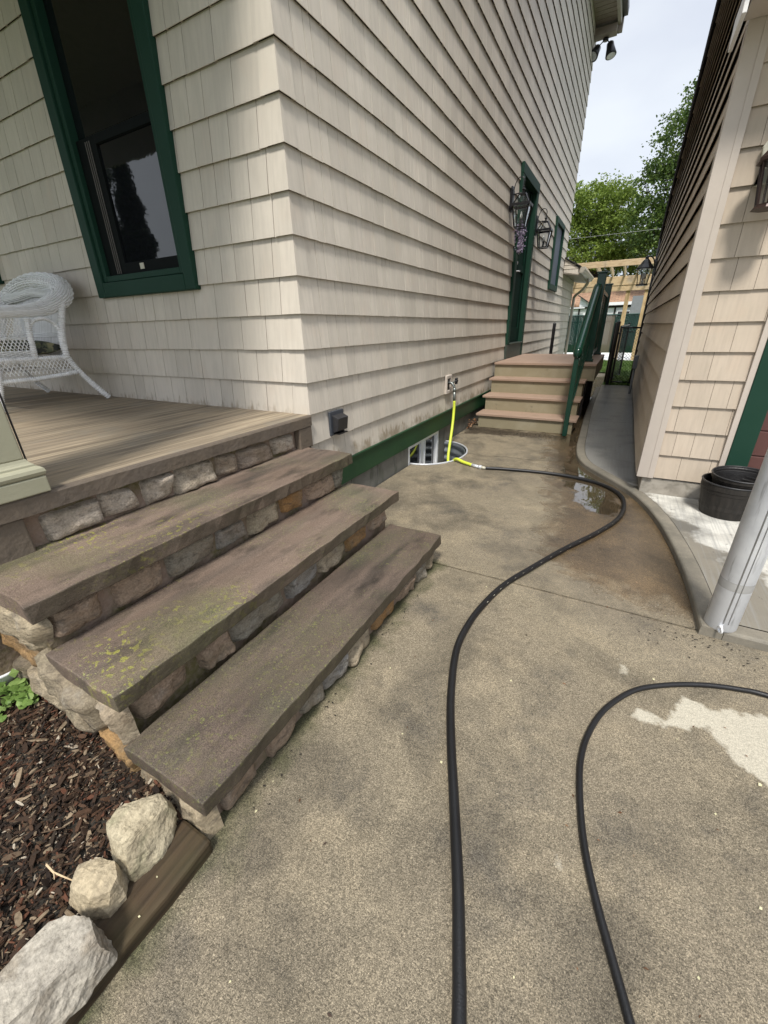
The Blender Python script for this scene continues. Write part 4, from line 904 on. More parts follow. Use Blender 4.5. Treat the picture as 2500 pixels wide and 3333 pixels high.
# green railing
rl = thing('railing', 'glossy dark green vinyl stair railing on the wooden steps', 'railing', (1.15, 4, -.88))
def post(x, y, z0, z1, w=.095):
    o = cbox('post', x-w/2, x+w/2, y-w/2, y+w/2, z0, z1, M['green_vinyl'], rl, .006)
    build('post_cap', MB().box(x-w/2-.012, x+w/2+.012, y-w/2-.012, y+w/2+.012, z1, z1+.018), M['green_vinyl'], o, bevel=.004)
    build('post_base', MB().box(x-w/2-.018, x+w/2+.018, y-w/2-.018, y+w/2+.018, z0, z0+.03), M['green_vinyl'], o, bevel=.004)
post(1.150, 4.36, -.175, .83); post(1.165, 5.85, -.175, .80)
mb = MB(); hp = spline([(1.125, 3.06, -.04), (1.125, 3.055, .0), (1.125, 3.12, .05), (1.125, 3.6, .32), (1.127, 4.20, .66), (1.128, 4.28, .675)], 7)
def profile_sweep(mb, path, prof):
    vs = []; n = len(prof)
    for i, p in enumerate(path):
        t = (path[min(i+1, len(path)-1)]-path[max(i-1, 0)]).normalized(); u = Vector((1, 0, 0)); v = u.cross(t)*-1
        if v.z < 0 and abs(v.z) > .2: v = -v
        for a, b in prof: vs.append(p+u*a+v*b)
    mb.add(vs, [(i*n+j, i*n+(j+1) % n, (i+1)*n+(j+1) % n, (i+1)*n+j) for i in range(len(path)-1) for j in range(n)]+[tuple(range(n)), tuple((len(path)-1)*n+j for j in range(n))])
profile_sweep(mb, [Vector(p) for p in hp[6:]], [(.036, -.02), (.044, .0), (.036, .02), (.014, .03), (-.014, .03), (-.036, .02), (-.044, 0), (-.036, -.02)])
mb.sphere((1.125, 3.062, -.002), .047, 14, 10, (.94, .9, 1.25)); build('handrail', mb, M['green_vinyl'], rl, smooth=True)
mb = MB(); mb.box(1.100, 1.150, 3.05, 3.10, -.878, -.02); lp = build('lower_post', mb, M['green_vinyl'], rl, bevel=.005)
mb = MB(); mb.bar((1.125, 3.10, -.62), (1.125, 4.31, .02), .04, .05); build('bottom_rail', mb, M['green_vinyl'], rl, bevel=.004)
for i in range(11):
    y = 3.19+i*.105; zt = .05+(y-3.12)*.565; zb = -.62+(y-3.10)*.529; build('baluster', MB().box(1.112, 1.138, y-.012, y+.012, zb, zt), M['green_vinyl'], rl, bevel=.003)
mb = MB(); mb.box(1.12, 1.19, 4.408, 5.80, .62, .67); build('top_rail', mb, M['green_vinyl'], rl, bevel=.012)
mb = MB(); mb.box(1.14, 1.175, 4.408, 5.80, -.10, -.05); build('bottom_rail', mb, M['green_vinyl'], rl, bevel=.004)
for i in range(12):
    y = 4.5+i*.108; build('baluster', MB().box(1.145, 1.170, y-.012, y+.012, -.05, .62), M['green_vinyl'], rl, bevel=.003)

# ================================================================== LANTERNS
def lantern(loc, label):
    """traditional four sided coach lamp, wall plane x=0, sticks out to +x"""
    t = thing('wall_lantern', label, 'wall lantern', loc, 'black coach lamps on the house side wall')
    o = Vector(loc); X = .145
    def W(mb): mb.v = [tuple(Vector(v)+o) for v in mb.v]; return mb
    mb = MB(); mb.prism_x([(-.052, -.10), (-.03, -.128), (.03, -.128), (.052, -.10), (.052, .10), (.03, .128), (-.03, .128), (-.052, .10)], .002, .022); mb.prism_x([(-.04, -.09), (.04, -.09), (.04, .09), (-.04, .09)], .022, .032)
    build('back_plate', W(mb), M['black'], t, bevel=.003)
    mb = MB(); mb.tube(spline([(.03, 0, .02), (.035, 0, .12), (.07, 0, .195), (.12, 0, .205), (.148, 0, .17), (X, 0, .125)], 6), .0055, 8); mb.tube([(.03, -.0, .045), (.10, 0, .052), (X, 0, .045)], .006, 8)
    build('bracket', W(mb), M['black'], t, smooth=True)
    def ring4(a, z): return [Vector((X+i*a, j*a, z)) for i, j in ((-1, -1), (1, -1), (1, 1), (-1, 1))]
    top, eave, bot = ring4(.036, .035), ring4(.096, -.075), ring4(.060, -.300)
    mb = MB()
    for i in range(4):
        mb.bar(top[i], eave[i], .012); mb.bar(eave[i], bot[i], .013); mb.bar(bot[i], bot[(i+1) % 4], .014, .012); mb.bar(top[i], top[(i+1) % 4], .012)
        e2 = ring4(.100, -.075); mb.bar(e2[i], e2[(i+1) % 4], .018, .028)
    vs = ring4(.036, .036)+[Vector((X, 0, .058))]; mb.add(vs, [(0, 1, 4), (1, 2, 4), (2, 3, 4), (3, 0, 4), (0, 3, 2, 1)])
    mb.lathe([(.0, .125), (.006, .12), (.010, .108), (.005, .10), (.016, .092), (.022, .082), (.012, .070), (.012, .055)], (X, 0, 0), 10)
    build('frame', W(mb), M['black'], t)
    mb = MB()
    for i in range(4):
        j = (i+1) % 4; c = Vector((X, 0, 0)); f = lambda p: p+(Vector((c.x, 0, p.z))-p)*.03
        for A, B in ((top, eave), (eave, bot)):
            a_, b_, c_, d_ = f(A[i]), f(A[j]), f(B[j]), f(B[i]); nrm = ((b_-a_).cross(d_-a_)).normalized()*.0015
            mb.add([a_, b_, c_, d_, a_+nrm, b_+nrm, c_+nrm, d_+nrm], [(0, 1, 2, 3), (7, 6, 5, 4), (0, 4, 5, 1), (1, 5, 6, 2), (2, 6, 7, 3), (3, 7, 4, 0)])
    build('glass', W(mb), M['glass'], t)
    mb = MB(); mb.tube([(X, 0, -.288), (X, 0, -.21)], .014, 10); mb.tube([(X-.04, 0, -.285), (X+.04, 0, -.285)], .006, 6); build('socket', W(mb), M['black'], t)
    mb = MB(); mb.tube([(X, 0, -.21), (X, 0, -.19), (X, 0, -.165), (X, 0, -.135)], [.010, .018, .014, .002], 10); build('bulb', W(mb), M['bulb'], t, smooth=True)
    return t
l1 = lantern((0, 4.19, 1.675), 'black coach lamp left of the side door, nearer of the two on the house wall')
l2 = copy_tree(l1, (0, 5.82, 1.665)); l2['label'] = 'black coach lamp right of the side door, between the door and the small window'

def lantern_round(loc, rotz, label, m, plate, sc=1.):
    t = thing('wall_lantern', label, 'wall lantern', loc); o = Vector(loc)
    Mx = Matrix.Rotation(rotz, 4, 'Z')
    def W(mb): mb.v = [tuple(Mx@(Vector(v)*sc)+o) for v in mb.v]; return mb
    X = .135
    mb = MB(); mb.prism_x([(-.06, -.07), (-.085, -.04) if False else (-.085, -.07), (.085, -.07), (.085, .09), (.055, .14), (-.055, .14), (-.085, .09)], .0, .03) if plate else mb.prism_x([(-.03, -.09), (.03, -.09), (.03, .09), (-.03, .09)], 0, .02)
    build('back_plate', W(mb), plate or m, t, bevel=.006)
    mb = MB(); mb.tube(spline([(.02, 0, .0), (.05, 0, .10), (.09, 0, .14), (X, 0, .135)], 5), .008, 8); build('bracket', W(mb), m, t, smooth=True)
    mb = MB(); mb.lathe([(.0, .175), (.008, .165), (.004, .15), (.022, .14), (.022, .115), (.04, .10), (.072, .055), (.11, .01), (.11, -.004), (.09, -.004), (.0, -.002)], (X, 0, 0), 8, math.pi/8); lid = build('lid', W(mb), m, t)
    mb = MB(); rt, rb = .088, .062
    for i in range(8):
        a = math.pi/8+i*math.pi/4; b = a+math.pi/4; P = lambda r, an, z: (X+r*math.cos(an), r*math.sin(an), z)
        mb.bar(P(rt, a, -.004), P(rb, a, -.185), .008); mb.bar(P(rb, a, -.185), P(rb, b, -.185), .010)
    mb.lathe([(.0, -.20), (.08, -.20), (.074, -.188), (.0, -.186)], (X, 0, 0), 8, math.pi/8); build('frame', W(mb), m, t)
    mb = MB(); mb.lathe([(rt-.004, -.005), (rb-.004, -.184), (rb-.0055, -.184), (rt-.0055, -.005), (rt-.004, -.005)], (X, 0, 0), 8, math.pi/8); build('glass', W(mb), M['glass'], t)
    mb = MB(); mb.sphere((X, 0, -.09), .032, 12, 8, (1, 1, 1.3)); mb.tube([(X, 0, -.13), (X, 0, -.18)], .016, 8); build('bulb', W(mb), M['bulb'], t, smooth=True)
    return t
lantern_round((2.062, GY-.006, .985), -math.pi/2, 'large bronze wall lantern on a cream plate on the garage front', M['bronze'], M['cream'])
lantern_round((GX-.012, 7.95, 1.17), math.pi, 'small black wall lantern at the far end of the garage side wall', M['black'], None, 1.35)

# wreath
wr = thing('wreath', 'lavender and white dried flower swag hanging on the side door', 'wreath', (.01, 4.85, 1.45))
r1 = np.random.default_rng(9)
P_ = [(-.01+abs(r1.normal())*.035, 4.74+r1.normal()*.10*(1-.4*abs(t)), 1.38+t*.20) for t in r1.uniform(-1, .7, 900)]
leaves('blooms', P_, .028, M['flower'], 10, up=.1, parent=wr)
P_ = [(-.02+abs(r1.normal())*.02, 4.72+r1.normal()*.05, 1.38+t*.34) for t in r1.uniform(-1, 1, 200)]
leaves('stems', P_, .05, M['leaf_dark'], 11, up=0, parent=wr, asp=.15)

# ================================================================== HOSES
hy = thing('yellow_hose', 'short bright yellow hose leader running from the tap to the black hose', 'hose', (.3, 1.9, -.87))
mb = MB(); yp = spline([(.085, 2.262, -.43), (.088, 2.255, -.52), (.10, 2.20, -.66), (.12, 2.10, -.80), (.145, 1.985, -.95), (.20, 1.86, -1.02), (.26, 1.72, -.965), (.345, 1.635, -.856), (.44, 1.585, -.858), (.53, 1.553, -.864)], 9)
mb.tube(yp, .0142, 12); build('hose', mb, M['hose_yellow'], hy, smooth=True)
mb = MB(); mb.tube([(.08, 2.265, -.30), (.08, 2.265, -.335)], .018, 12); mb.tube([(.08, 2.265, -.335), (.083, 2.264, -.43)], [.0145, .0155], 12); build('tap_coupling', mb, M['hose_fit'], hy, smooth=True)
mb = MB(); mb.tube([(.53, 1.553, -.864), (.60, 1.532, -.866)], .0145, 12); mb.tube([(.60, 1.532, -.866), (.625, 1.528, -.866)], .019, 10); build('coupling', mb, M['galv'], hy, smooth=True)
hb = thing('garden_hose', 'thick black rubber hose curving from the yellow leader down the driveway', 'hose', (1.3, .3, -.868))
hz = GZ+.0135
mb = MB(); mb.tube(spline([(.655, 1.525, hz), (.80, 1.565, hz), (1.044, 1.604, hz), (1.303, 1.607, hz), (1.549, 1.528, hz), (1.697, 1.359, hz), (1.739, 1.14, hz), (1.708, .875, hz), (1.603, .605, hz), (1.457, .312, hz), (1.334, .032, hz), (1.245, -.187, hz), (1.196, -.405, hz), (1.181, -.584, hz), (1.192, -.727, hz), (1.244, -.919, hz), (1.304, -1.08, hz), (1.357, -1.206, hz), (1.40, -1.308, hz), (1.442, -1.41, hz), (1.478, -1.507, hz), (1.51, -1.60, hz), (1.58, -1.85, hz), (1.62, -2.3, hz), (1.55, -3.4, hz)], 9), .0135, 14)
build('hose', mb, M['hose_black'], hb, smooth=True)
mb = MB(); mb.tube([(.623, 1.528, -.866), (.665, 1.524, -.866)], .0125, 10); build('white_end', mb, M['cream'], hb, smooth=True)
mb = MB(); hp_ = [Vector(q) for q in spline([(1.697, 1.359, hz), (1.739, 1.14, hz), (1.708, .875, hz), (1.603, .605, hz), (1.457, .312, hz), (1.334, .032, hz), (1.245, -.187, hz), (1.196, -.405, hz)], 24)]
for i in range(44, len(hp_)-4, 7):
    a_, b_ = hp_[i], hp_[i+1]; t_ = (b_-a_).normalized(); sd = Vector((t_.y, -t_.x, 0)); sd = sd if sd.dot(Vector((.3, -1, 0))) > 0 else -sd; o_ = (sd*.75+Vector((0, 0, .66)))*.0128; mb.bar(a_+o_, a_+t_*.010+o_, .0016, .0016)
build('printed_dashes', mb, M['cream'], hb)
h2 = thing('garden_hose', 'thinner black hose looping in from the right edge of the driveway', 'hose', (1.8, -1, -.87)); hz = GZ+.0085
mb = MB(); mb.tube(spline([(3.4, -.55, hz), (2.7, -.47, hz), (2.38, -.43, hz), (2.177, -.426, hz), (2.104, -.436, hz), (1.997, -.470, hz), (1.886, -.529, hz), (1.788, -.607, hz), (1.708, -.729, hz), (1.666, -.85, hz), (1.652, -.957, hz), (1.66, -1.068, hz), (1.679, -1.178, hz), (1.708, -1.273, hz), (1.743, -1.361, hz), (1.776, -1.442, hz), (1.86, -1.66, hz), (1.9, -2.1, hz), (1.8, -3, hz)], 9), .0085, 12)
build('hose', mb, M['hose_black'], h2, smooth=True)

# ================================================================== POLE, POTS
po = thing('steel_pole', 'thick galvanised steel pole standing on the concrete edge at the right', 'pole', (2.084, -.113, -.84))
mb = MB(); pr = [(2.084, -.113, z) for z in (-.842, -.83, -.70, -.645)]; mb.tube([(2.084, -.113, -.842), (2.084, -.113, -.835), (2.084, -.113, 2.9)], [.050, .053, .053], 36)
build('shaft', mb, M['galv'], po, smooth=True)
mb = MB(); mb.tube([(2.084, -.113, -.655), (2.084, -.113, -.62)], .0533, 36, cap=False); build('band', mb, M['galv_dull'], po, smooth=True)
a = math.atan2(-.83, -.15); cxp, cyp = 2.084+.0535*math.cos(a), -.113+.0535*math.sin(a)
for da, w in ((0, .0024), (.30, .0016)):
    mb = MB(); c_ = (2.084+.0532*math.cos(a+.05+da), -.113+.0532*math.sin(a+.05+da)); mb.tube([(c_[0], c_[1], -.80), (c_[0], c_[1], 2.8)], w, 6); build('seam', mb, M['seam'], po, smooth=True)
mb = MB(); mb.ring((cxp-.002, cyp-.010, -.846+.022), (1, .35, .1), .013, .0035, 16, 6); mb.tube([(cxp, cyp+.012, -.815), (cxp-.001, cyp-.012, -.815)], .006, 8); build('shackle', mb, M['white_vinyl'], po, smooth=True)

def barrel(loc, r, h, label, tilt=(0, 0), inner=False):
    t = thing('plant_pot', label, 'plant pot', loc, 'black barrel planters stacked by the garage'); o = loc
    k = r
    prof = [(k*.80, 0), (k*.815, .01), (k*.87, h*.22), (k*.885, h*.24), (k*.885, h*.36), (k*.895, h*.38), (k*.95, h*.70), (k*.965, h*.71), (k*.975, h*.80), (k*1.0, h*.82), (k*1.0, h*.95), (k*.985, h)]
    ins = [(k*.965, h), (k*.955, h*.93), (k*.93, h*.90), (k*.925, h*.80), (k*.90, h*.78), (k*.80, h*.1), (0, h*.08)]
    n = 60; mb = MB(); vs = []
    for q, (rr, z) in enumerate(prof+ins):
        for j in range(n):
            an = 2*math.pi*j/n; g = 0
            if q < len(prof) and .02 < z < h*.70 and j % 4 == 0: g = -.0022
            x, y = (rr+g)*math.cos(an), (rr+g)*math.sin(an); vs.append((o[0]+x, o[1]+y, o[2]+z+x*tilt[0]+y*tilt[1]))
    kk = len(prof)
    s1 = MB().add(vs[:kk*n], [(i*n+j, i*n+(j+1) % n, (i+1)*n+(j+1) % n, (i+1)*n+j) for i in range(kk-1) for j in range(n)])
    w_ = build('barrel_wall', s1, M['pot_rough'], t, recalc=True)
    iv = vs[(kk-1)*n:]; s2 = MB().add(iv, [(i*n+j, i*n+(j+1) % n, (i+1)*n+(j+1) % n, (i+1)*n+j) for i in range(len(ins)-1+1) for j in range(n)])
    build('inner_wall', s2, M['pot'], t, recalc=True)
    mb = MB(); rimp = [(o[0]+k*math.cos(2*math.pi*j/48), o[1]+k*math.sin(2*math.pi*j/48), o[2]+h*.985+k*math.cos(2*math.pi*j/48)*tilt[0]+k*math.sin(2*math.pi*j/48)*tilt[1]) for j in range(49)]; mb.tube(rimp, .0045, 6, cap=False); build('rim', mb, M['black_plastic'], t, smooth=True)
    return t
barrel((2.285, 1.195, -.84), .158, .215, 'large black barrel planter standing on the concrete by the garage')
barrel((2.318, 1.205, -.705), .150, .125, 'black planter nested slightly crooked inside the larger barrel planter', (.03, .05))

# ================================================================== FLOWER BED
cp_poly = [(-.6, -1.60), (.78, -1.60), (.80, -2.5), (.80, -3.2), (-2, -3.2), (-2, -1.60)]
g1, g2 = np.meshgrid(np.arange(-2.0, .80, .03), np.arange(-3.2, -1.57, .03), indexing='ij')
def mz(x, y): return -.815-.022*max(0, min(1, (x-.66)/.12))+.018*mnoise.noise(Vector((x*4, y*4, 0)))+.012*mnoise.noise(Vector((x*11, y*11, 3)))
V = [(x, y, mz(x, y)) for x, y in zip(g1.ravel(), g2.ravel())]; ny = g1.shape[1]
struct('bed_soil', (V, [(i*ny+j, (i+1)*ny+j, (i+1)*ny+j+1, i*ny+j+1) for i in range(g1.shape[0]-1) for j in range(ny-1)]), M['dirt'], recalc=False)
N = 38000; r2 = np.random.default_rng(12)
cx = r2.uniform(-.75, .79, N); cy = r2.uniform(-2.35, -1.585, N); L_ = np.exp(r2.normal(np.log(.010), .65, N)).clip(.003, .06); W_ = L_*r2.uniform(.12, .45, N); W_ = W_.clip(.0018, .012); T_ = W_*r2.uniform(.2, .5, N)
bz = np.array([mz(x, y) for x, y in zip(cx, cy)]); cz = bz+np.abs(r2.normal(0, .007, N))+.002
d = r2.normal(size=(N, 3)); d[:, 2] *= .22; d /= np.linalg.norm(d, axis=1)[:, None]; upv = r2.normal(0, .35, (N, 3)); upv[:, 2] += 1; e = np.cross(d, upv); e /= np.linalg.norm(e, axis=1)[:, None]; f3 = np.cross(e, d)
Vv = []; C3 = np.stack([cx, cy, cz], 1)
for sx_, tp_ in ((-1, .6), (-.3, 1.), (.5, .9), (1, .35)):
    for sy_, sz_ in ((-1, -1), (1, -1), (1, 1), (-1, 1)):
        Vv.append(C3+d*(L_*.5*sx_)[:, None]+e*(W_*.5*sy_*tp_)[:, None]+f3*(T_*.5*sz_*tp_)[:, None])
Vv = np.stack(Vv, 1).reshape(-1, 3); base = (np.arange(N)*16)[:, None]
Fq = [(0, 1, 2, 3), (12, 15, 14, 13)]+[(s_*4+a_, (s_+1)*4+a_, (s_+1)*4+(a_+1) % 4, s_*4+(a_+1) % 4) for s_ in range(3) for a_ in range(4)]
FF = np.concatenate([base+np.array(q) for q in Fq], 0)
tag(build('mulch', (Vv, FF.tolist()), M['mulch'], recalc=False), 'dark shredded bark mulch in the bed below the steps', 'mulch', kind='stuff')
tb = thing('timber_edging', 'weathered brown landscape timber edging the mulch bed', 'timber', (.84, -2, -.88))
bm_t = slab('beam', .785, .893, -3.4, -1.612, -.885, -.836, M['timber'], tb, 5, 4, 60, .004); bm_t.modifiers['bevel'].width = .009
sb = thing('stick', 'thin forked dry twig lying on the mulch', 'twig', (.55, -1.9, -.79))
mb = MB(); tp0 = Vector((.640, -1.83, -.785)); mb.tube([tp0, tp0+Vector((.035, -.0, .005)), tp0+Vector((.085, .012, .004))], [.0022, .002, .0012], 6); mb.tube([tp0+Vector((.035, 0, .005)), tp0+Vector((.055, -.006, .012))], [.0014, .0008], 5); build('branch', mb, M['lumber'], sb)
def rock(label, poly, z0, tops, m, seed, name='rock', amp=.006, cuts=4):
    """angular rock: base polygon and a list of top points (x, y, z)"""
    bm = bmesh.new(); cx = sum(p[0] for p in poly)/len(poly); cy = sum(p[1] for p in poly)/len(poly)
    for x, y in poly: bm.verts.new((x-cx, y-cy, 0)); bm.verts.new(((x-cx)*1.03, (y-cy)*1.03, .02))
    for x, y, z in tops: bm.verts.new((x-cx, y-cy, z-z0))
    bmesh.ops.convex_hull(bm, input=bm.verts); bmesh.ops.triangulate(bm, faces=bm.faces)
    bmesh.ops.subdivide_edges(bm, edges=bm.edges, cuts=cuts, use_grid_fill=True, smooth=0)
    bmesh.ops.triangulate(bm, faces=bm.faces); bmesh.ops.subdivide_edges(bm, edges=bm.edges, cuts=1, use_grid_fill=True)
    bmesh.ops.recalc_face_normals(bm, faces=bm.faces); bm.normal_update()
    off = Vector((seed*3.1, seed*1.7, 0))
    for v in bm.verts:
        q = v.co*16+off; n = mnoise.fractal(q, .65, 2.1, 5); l = mnoise.voronoi(v.co*22+off)[0][0]
        v.co += v.normal*(amp*n*1.1+amp*(l-.4)*1.1)
    me = bpy.data.meshes.new(name); bm.to_mesh(me); bm.free(); me.materials.append(m); o = bpy.data.objects.new(name, me); col.objects.link(o); o.location = (cx, cy, z0)
    return tag(o, label, 'rock', 'loose rocks along the timber edging')
rock('tall wedge shaped pale rock with a ridged top between the mulch and the timber', [(.700, -1.735), (.690, -1.68), (.735, -1.622), (.785, -1.622), (.822, -1.69), (.812, -1.752), (.765, -1.765), (.73, -1.75)], -.85,
     [(.701, -1.722, -.757), (.697, -1.680, -.748), (.748, -1.624, -.745), (.762, -1.650, -.741), (.781, -1.700, -.742), (.792, -1.735, -.752), (.742, -1.732, -.752), (.786, -1.630, -.764)], M['rock_a'], 3, amp=.006)
rock('small rounded granite rock on the mulch between the two larger rocks', [(.728, -1.838), (.716, -1.80), (.74, -1.765), (.79, -1.752), (.822, -1.775), (.82, -1.81), (.79, -1.83)], -.845,
     [(.741, -1.827, -.772), (.716, -1.798, -.770), (.745, -1.769, -.766), (.780, -1.757, -.767), (.812, -1.770, -.768), (.822, -1.791, -.772), (.797, -1.819, -.772), (.770, -1.793, -.757)], M['rock_b'], 8, amp=.003)
rock('long flat pale slab of rock lying on the timber in the near left corner', [(.765, -2.06), (.775, -1.91), (.80, -1.85), (.86, -1.833), (.893, -1.842), (.899, -1.90), (.890, -1.98), (.87, -2.06)], -.838,
     [(.772, -2.05, -.748), (.786, -1.945, -.745), (.785, -1.878, -.747), (.800, -1.857, -.745), (.845, -1.837, -.747), (.878, -1.845, -.750), (.880, -1.90, -.748), (.868, -1.97, -.747), (.855, -2.05, -.747), (.892, -1.846, -.772)], M['rock_c'], 13, amp=.006)
# plants at the left edge
def leafy(name, label, cat, spots, size, m, seed, stems=True, lobes=26, spread=.03, group=None):
    t = thing(name, label, cat, spots[0]); rr = np.random.default_rng(seed); V = []; F = []
    sm = MB()
    for (x, y, z) in spots:
        for q in range(lobes):
            c = np.array([x, y, z])+rr.normal(0, 1, 3)*np.array([spread, spread, spread*.55]); c[2] = max(c[2], z-.02); nrm = rr.normal(0, .5, 3); nrm[2] += 1; nrm /= np.linalg.norm(nrm)
            a = np.cross(nrm, [1, .2, 0]); a /= np.linalg.norm(a); b = np.cross(nrm, a); s = size*rr.uniform(.6, 1.3); k = 9; o = len(V); V.append(c+nrm*s*.12)
            for i in range(k):
                an = 2*math.pi*i/k; ra = s*(1+.16*math.cos(an*3+q)+.08*rr.normal()); V.append(c+(a*math.cos(an)+b*math.sin(an))*ra*.5+nrm*s*.06*math.cos(2*an))
            F += [(o, o+1+i, o+1+(i+1) % k) for i in range(k)]
            if stems and q % 3 == 0: sm.tube([(x, y, z-.06), ((x+c[0])/2, (y+c[1])/2, z-.01), tuple(c)], .0012, 4)
    build('foliage', (V, F), m, t, recalc=False); 
    if stems: build('stem', sm, m, t)
    return t
leafy('leafy_plant', 'pale green plant creeping along the stone wall beside the mulch', 'plant', [(.03, -1.625, -.765), (.075, -1.632, -.77), (.02, -1.69, -.78), (-.05, -1.70, -.78), (.0, -1.65, -.77), (-.08, -1.64, -.77)], .026, M['leaf_plant'], 21, lobes=22, spread=.022)
wp = thing('white_pot', 'small white plastic pot with a pale green plant at the left edge', 'pot', (-.075, -1.625, -.8))
mb = MB(); c_ = (-.075, -1.625, -.80); mb.lathe([(.0, 0), (.040, .0), (.058, .07), (.062, .072), (.062, .080), (.056, .080), (.054, .06), (0, .058)], c_, 28); build('pot_wall', mb, M['white_pot'], wp, smooth=True)
rr = np.random.default_rng(3); P_ = [(c_[0]+rr.normal()*.022, c_[1]+rr.normal()*.022, -.725+abs(rr.normal())*.008) for _ in range(60)]; leaves('foliage', P_, .022, M['leaf_plant'], 8, up=.5, parent=wp, asp=1.2)

# ================================================================== WICKER CHAIR
ch = thing('wicker_chair', 'white wicker armchair with a rolled back standing on the porch', 'chair', (-2.33, -.45, -.178))
def wrap(mb, path, r, pitch=.011, rr=.004, n=10, sx=1.):
    L = 0
    for a, b in zip(path[:-1], path[1:]):
        a, b = Vector(a), Vector(b); d = (b-a); l = d.length; k = max(1, int(round(l/pitch)))
        for i in range(k): mb.ring(a+d*(i+.5)/k, d, r, rr, n, 4)
    return mb
def pole_(name, path, r, **kw):
    mb = MB(); mb.tube(path, r*.93, 10); o = build(name, mb, M['wicker'], ch, smooth=True); m2 = MB(); wrap(m2, path, r, .013, .0042); build('cane_wrap', m2, M['wicker'], o, smooth=True); return o
XR, XL = -1.905, -2.82; ZF = -.178
pole_('leg', spline([(XR+.005, -.085, ZF+.012), (XR-.002, -.16, -.07), (XR-.005, -.235, .04), (XR-.01, -.28, .13)], 4), .017)
pole_('leg', spline([(XR+.005, -.765, ZF+.012), (XR, -.74, -.07), (XR-.005, -.71, .03), (XR-.01, -.69, .14)], 4), .019)
pole_('leg', spline([(XL+.0, -.085, ZF+.012), (XL, -.16, -.07), (XL+.02, -.235, .04), (XL+.02, -.28, .13)], 4), .017)
pole_('leg', spline([(XL, -.765, ZF+.012), (XL, -.74, -.07), (XL+.01, -.71, .03), (XL+.01, -.69, .14)], 4), .019)
for X_ in (XR-.008, XL+.01):
    pole_('back_post', spline([(X_, -.285, .13), (X_-.0, -.275, .26), (X_, -.235, .40), (X_, -.20, .50)], 4), .021)
    pole_('arm_post', [(X_, -.475, .13), (X_, -.462, .27), (X_, -.445, .385)], .017)
    pole_('arm_brace', spline([(X_, -.458, .30), (X_, -.42, .365), (X_, -.355, .385), (X_, -.30, .36), (X_, -.278, .31)], 3), .010)
pole_('side_rail', [(XR, -.255, .035), (XR-.003, -.35, .024), (XR, -.5, .012), (XR, -.72, .01)], .013); pole_('side_rail', [(XR-.005, -.29, .138), (XR-.005, -.70, .138)], .013)
pole_('side_rail', [(XL, -.255, .035), (XL, -.72, .01)], .013); pole_('side_rail', [(XL+.005, -.29, .138), (XL+.005, -.70, .138)], .013)
pole_('front_rail', [(XR, -.72, .02), (XL, -.72, .02)], .013); pole_('front_rail', [(XR, -.70, .138), (XL, -.70, .138)], .013); pole_('back_rail', [(XR-.02, -.25, .04), (XL+.02, -.25, .04)], .012)
def lattice(name, o, u, v, w, h, s, rad=.0028, bow=None):
    """diagonal cane lattice on the parallelogram o + u*w, v*h"""
    o, u, v = Vector(o), Vector(u), Vector(v); mb = MB(); n = int((w+h)/s)
    for sg in (1, -1):
        for i in range(-1, n+2):
            a0 = i*s; p = []
            for k in range(9):
                t = k/8*h; a = (a0-t*.62) if sg > 0 else (a0-h*.62+t*.62)
                if -1e-6 <= a <= w+1e-6: p.append(o+u*a+v*t+(u.cross(v))*.0018*sg)
            if len(p) > 1: mb.tube(p, rad, 5, cap=False)
    return build(name, mb, M['wicker'], ch, smooth=True)
def weave(name, o, u, v, w, h, sp=.022, row=.0075, amp=.006):
    """close basket weave: horizontal strands passing in and out of uprights"""
    o, u, v = Vector(o), Vector(u), Vector(v); n = u.cross(v).normalized(); mb = MB(); k = int(h/row)
    for j in range(k):
        p = [o+u*(w*i/40)+v*(row*(j+.5))+n*amp*math.sin(i/40*w/sp*math.pi+(j % 2)*math.pi) for i in range(41)]; mb.tube(p, row*.46, 5, cap=False)
    q = int(w/sp)
    for i in range(q+1): mb.tube([o+u*(i*sp), o+u*(i*sp)+v*h], .003, 5)
    return build(name, mb, M['wicker'], ch, smooth=True)
U, Vz = (0, -1, 0), (0, 0, 1)
lattice('side_lattice', (XR-.002, -.275, .042), U, Vz, .43, .086, .0235); weave('side_weave', (XR-.002, -.26, .120), U, Vz, .45, .016)
lattice('side_lattice', (XL, -.275, .042), U, Vz, .43, .086, .0235)
lattice('front_lattice', (XR, -.72, .03), (-1, 0, 0), Vz, .90, .10, .03)
weave('arm_panel', (XR-.006, -.487, .148), U, Vz, .22, .052); lattice('arm_lattice', (XR-.006, -.487, .200), U, Vz, .22, .062, .022); weave('arm_panel', (XR-.006, -.487, .262), U, Vz, .22, .022); lattice('arm_lattice', (XR-.006, -.487, .284), U, Vz, .22, .10, .017)
weave('arm_panel', (XL+.006, -.487, .148), U, Vz, .22, .24)
# back panel : close vertical spindles with woven bands
mb = MB()
for i in range(62): x = XR-.06-i*.0125; mb.tube([(x, -.275, .15), (x, -.225, .30), (x, -.175, .46), (x, -.15, .56)], .0032, 5)
for zz, yy in ((.19, -.262), (.20, -.259), (.275, -.236), (.285, -.233), (.295, -.230), (.47, -.178), (.48, -.176), (.49, -.174), (.50, -.172)): mb.tube([(XR-.045, yy-.004, zz), (XL+.05, yy-.004, zz)], .0045, 6)
build('back_spindles', mb, M['wicker'], ch, smooth=True)
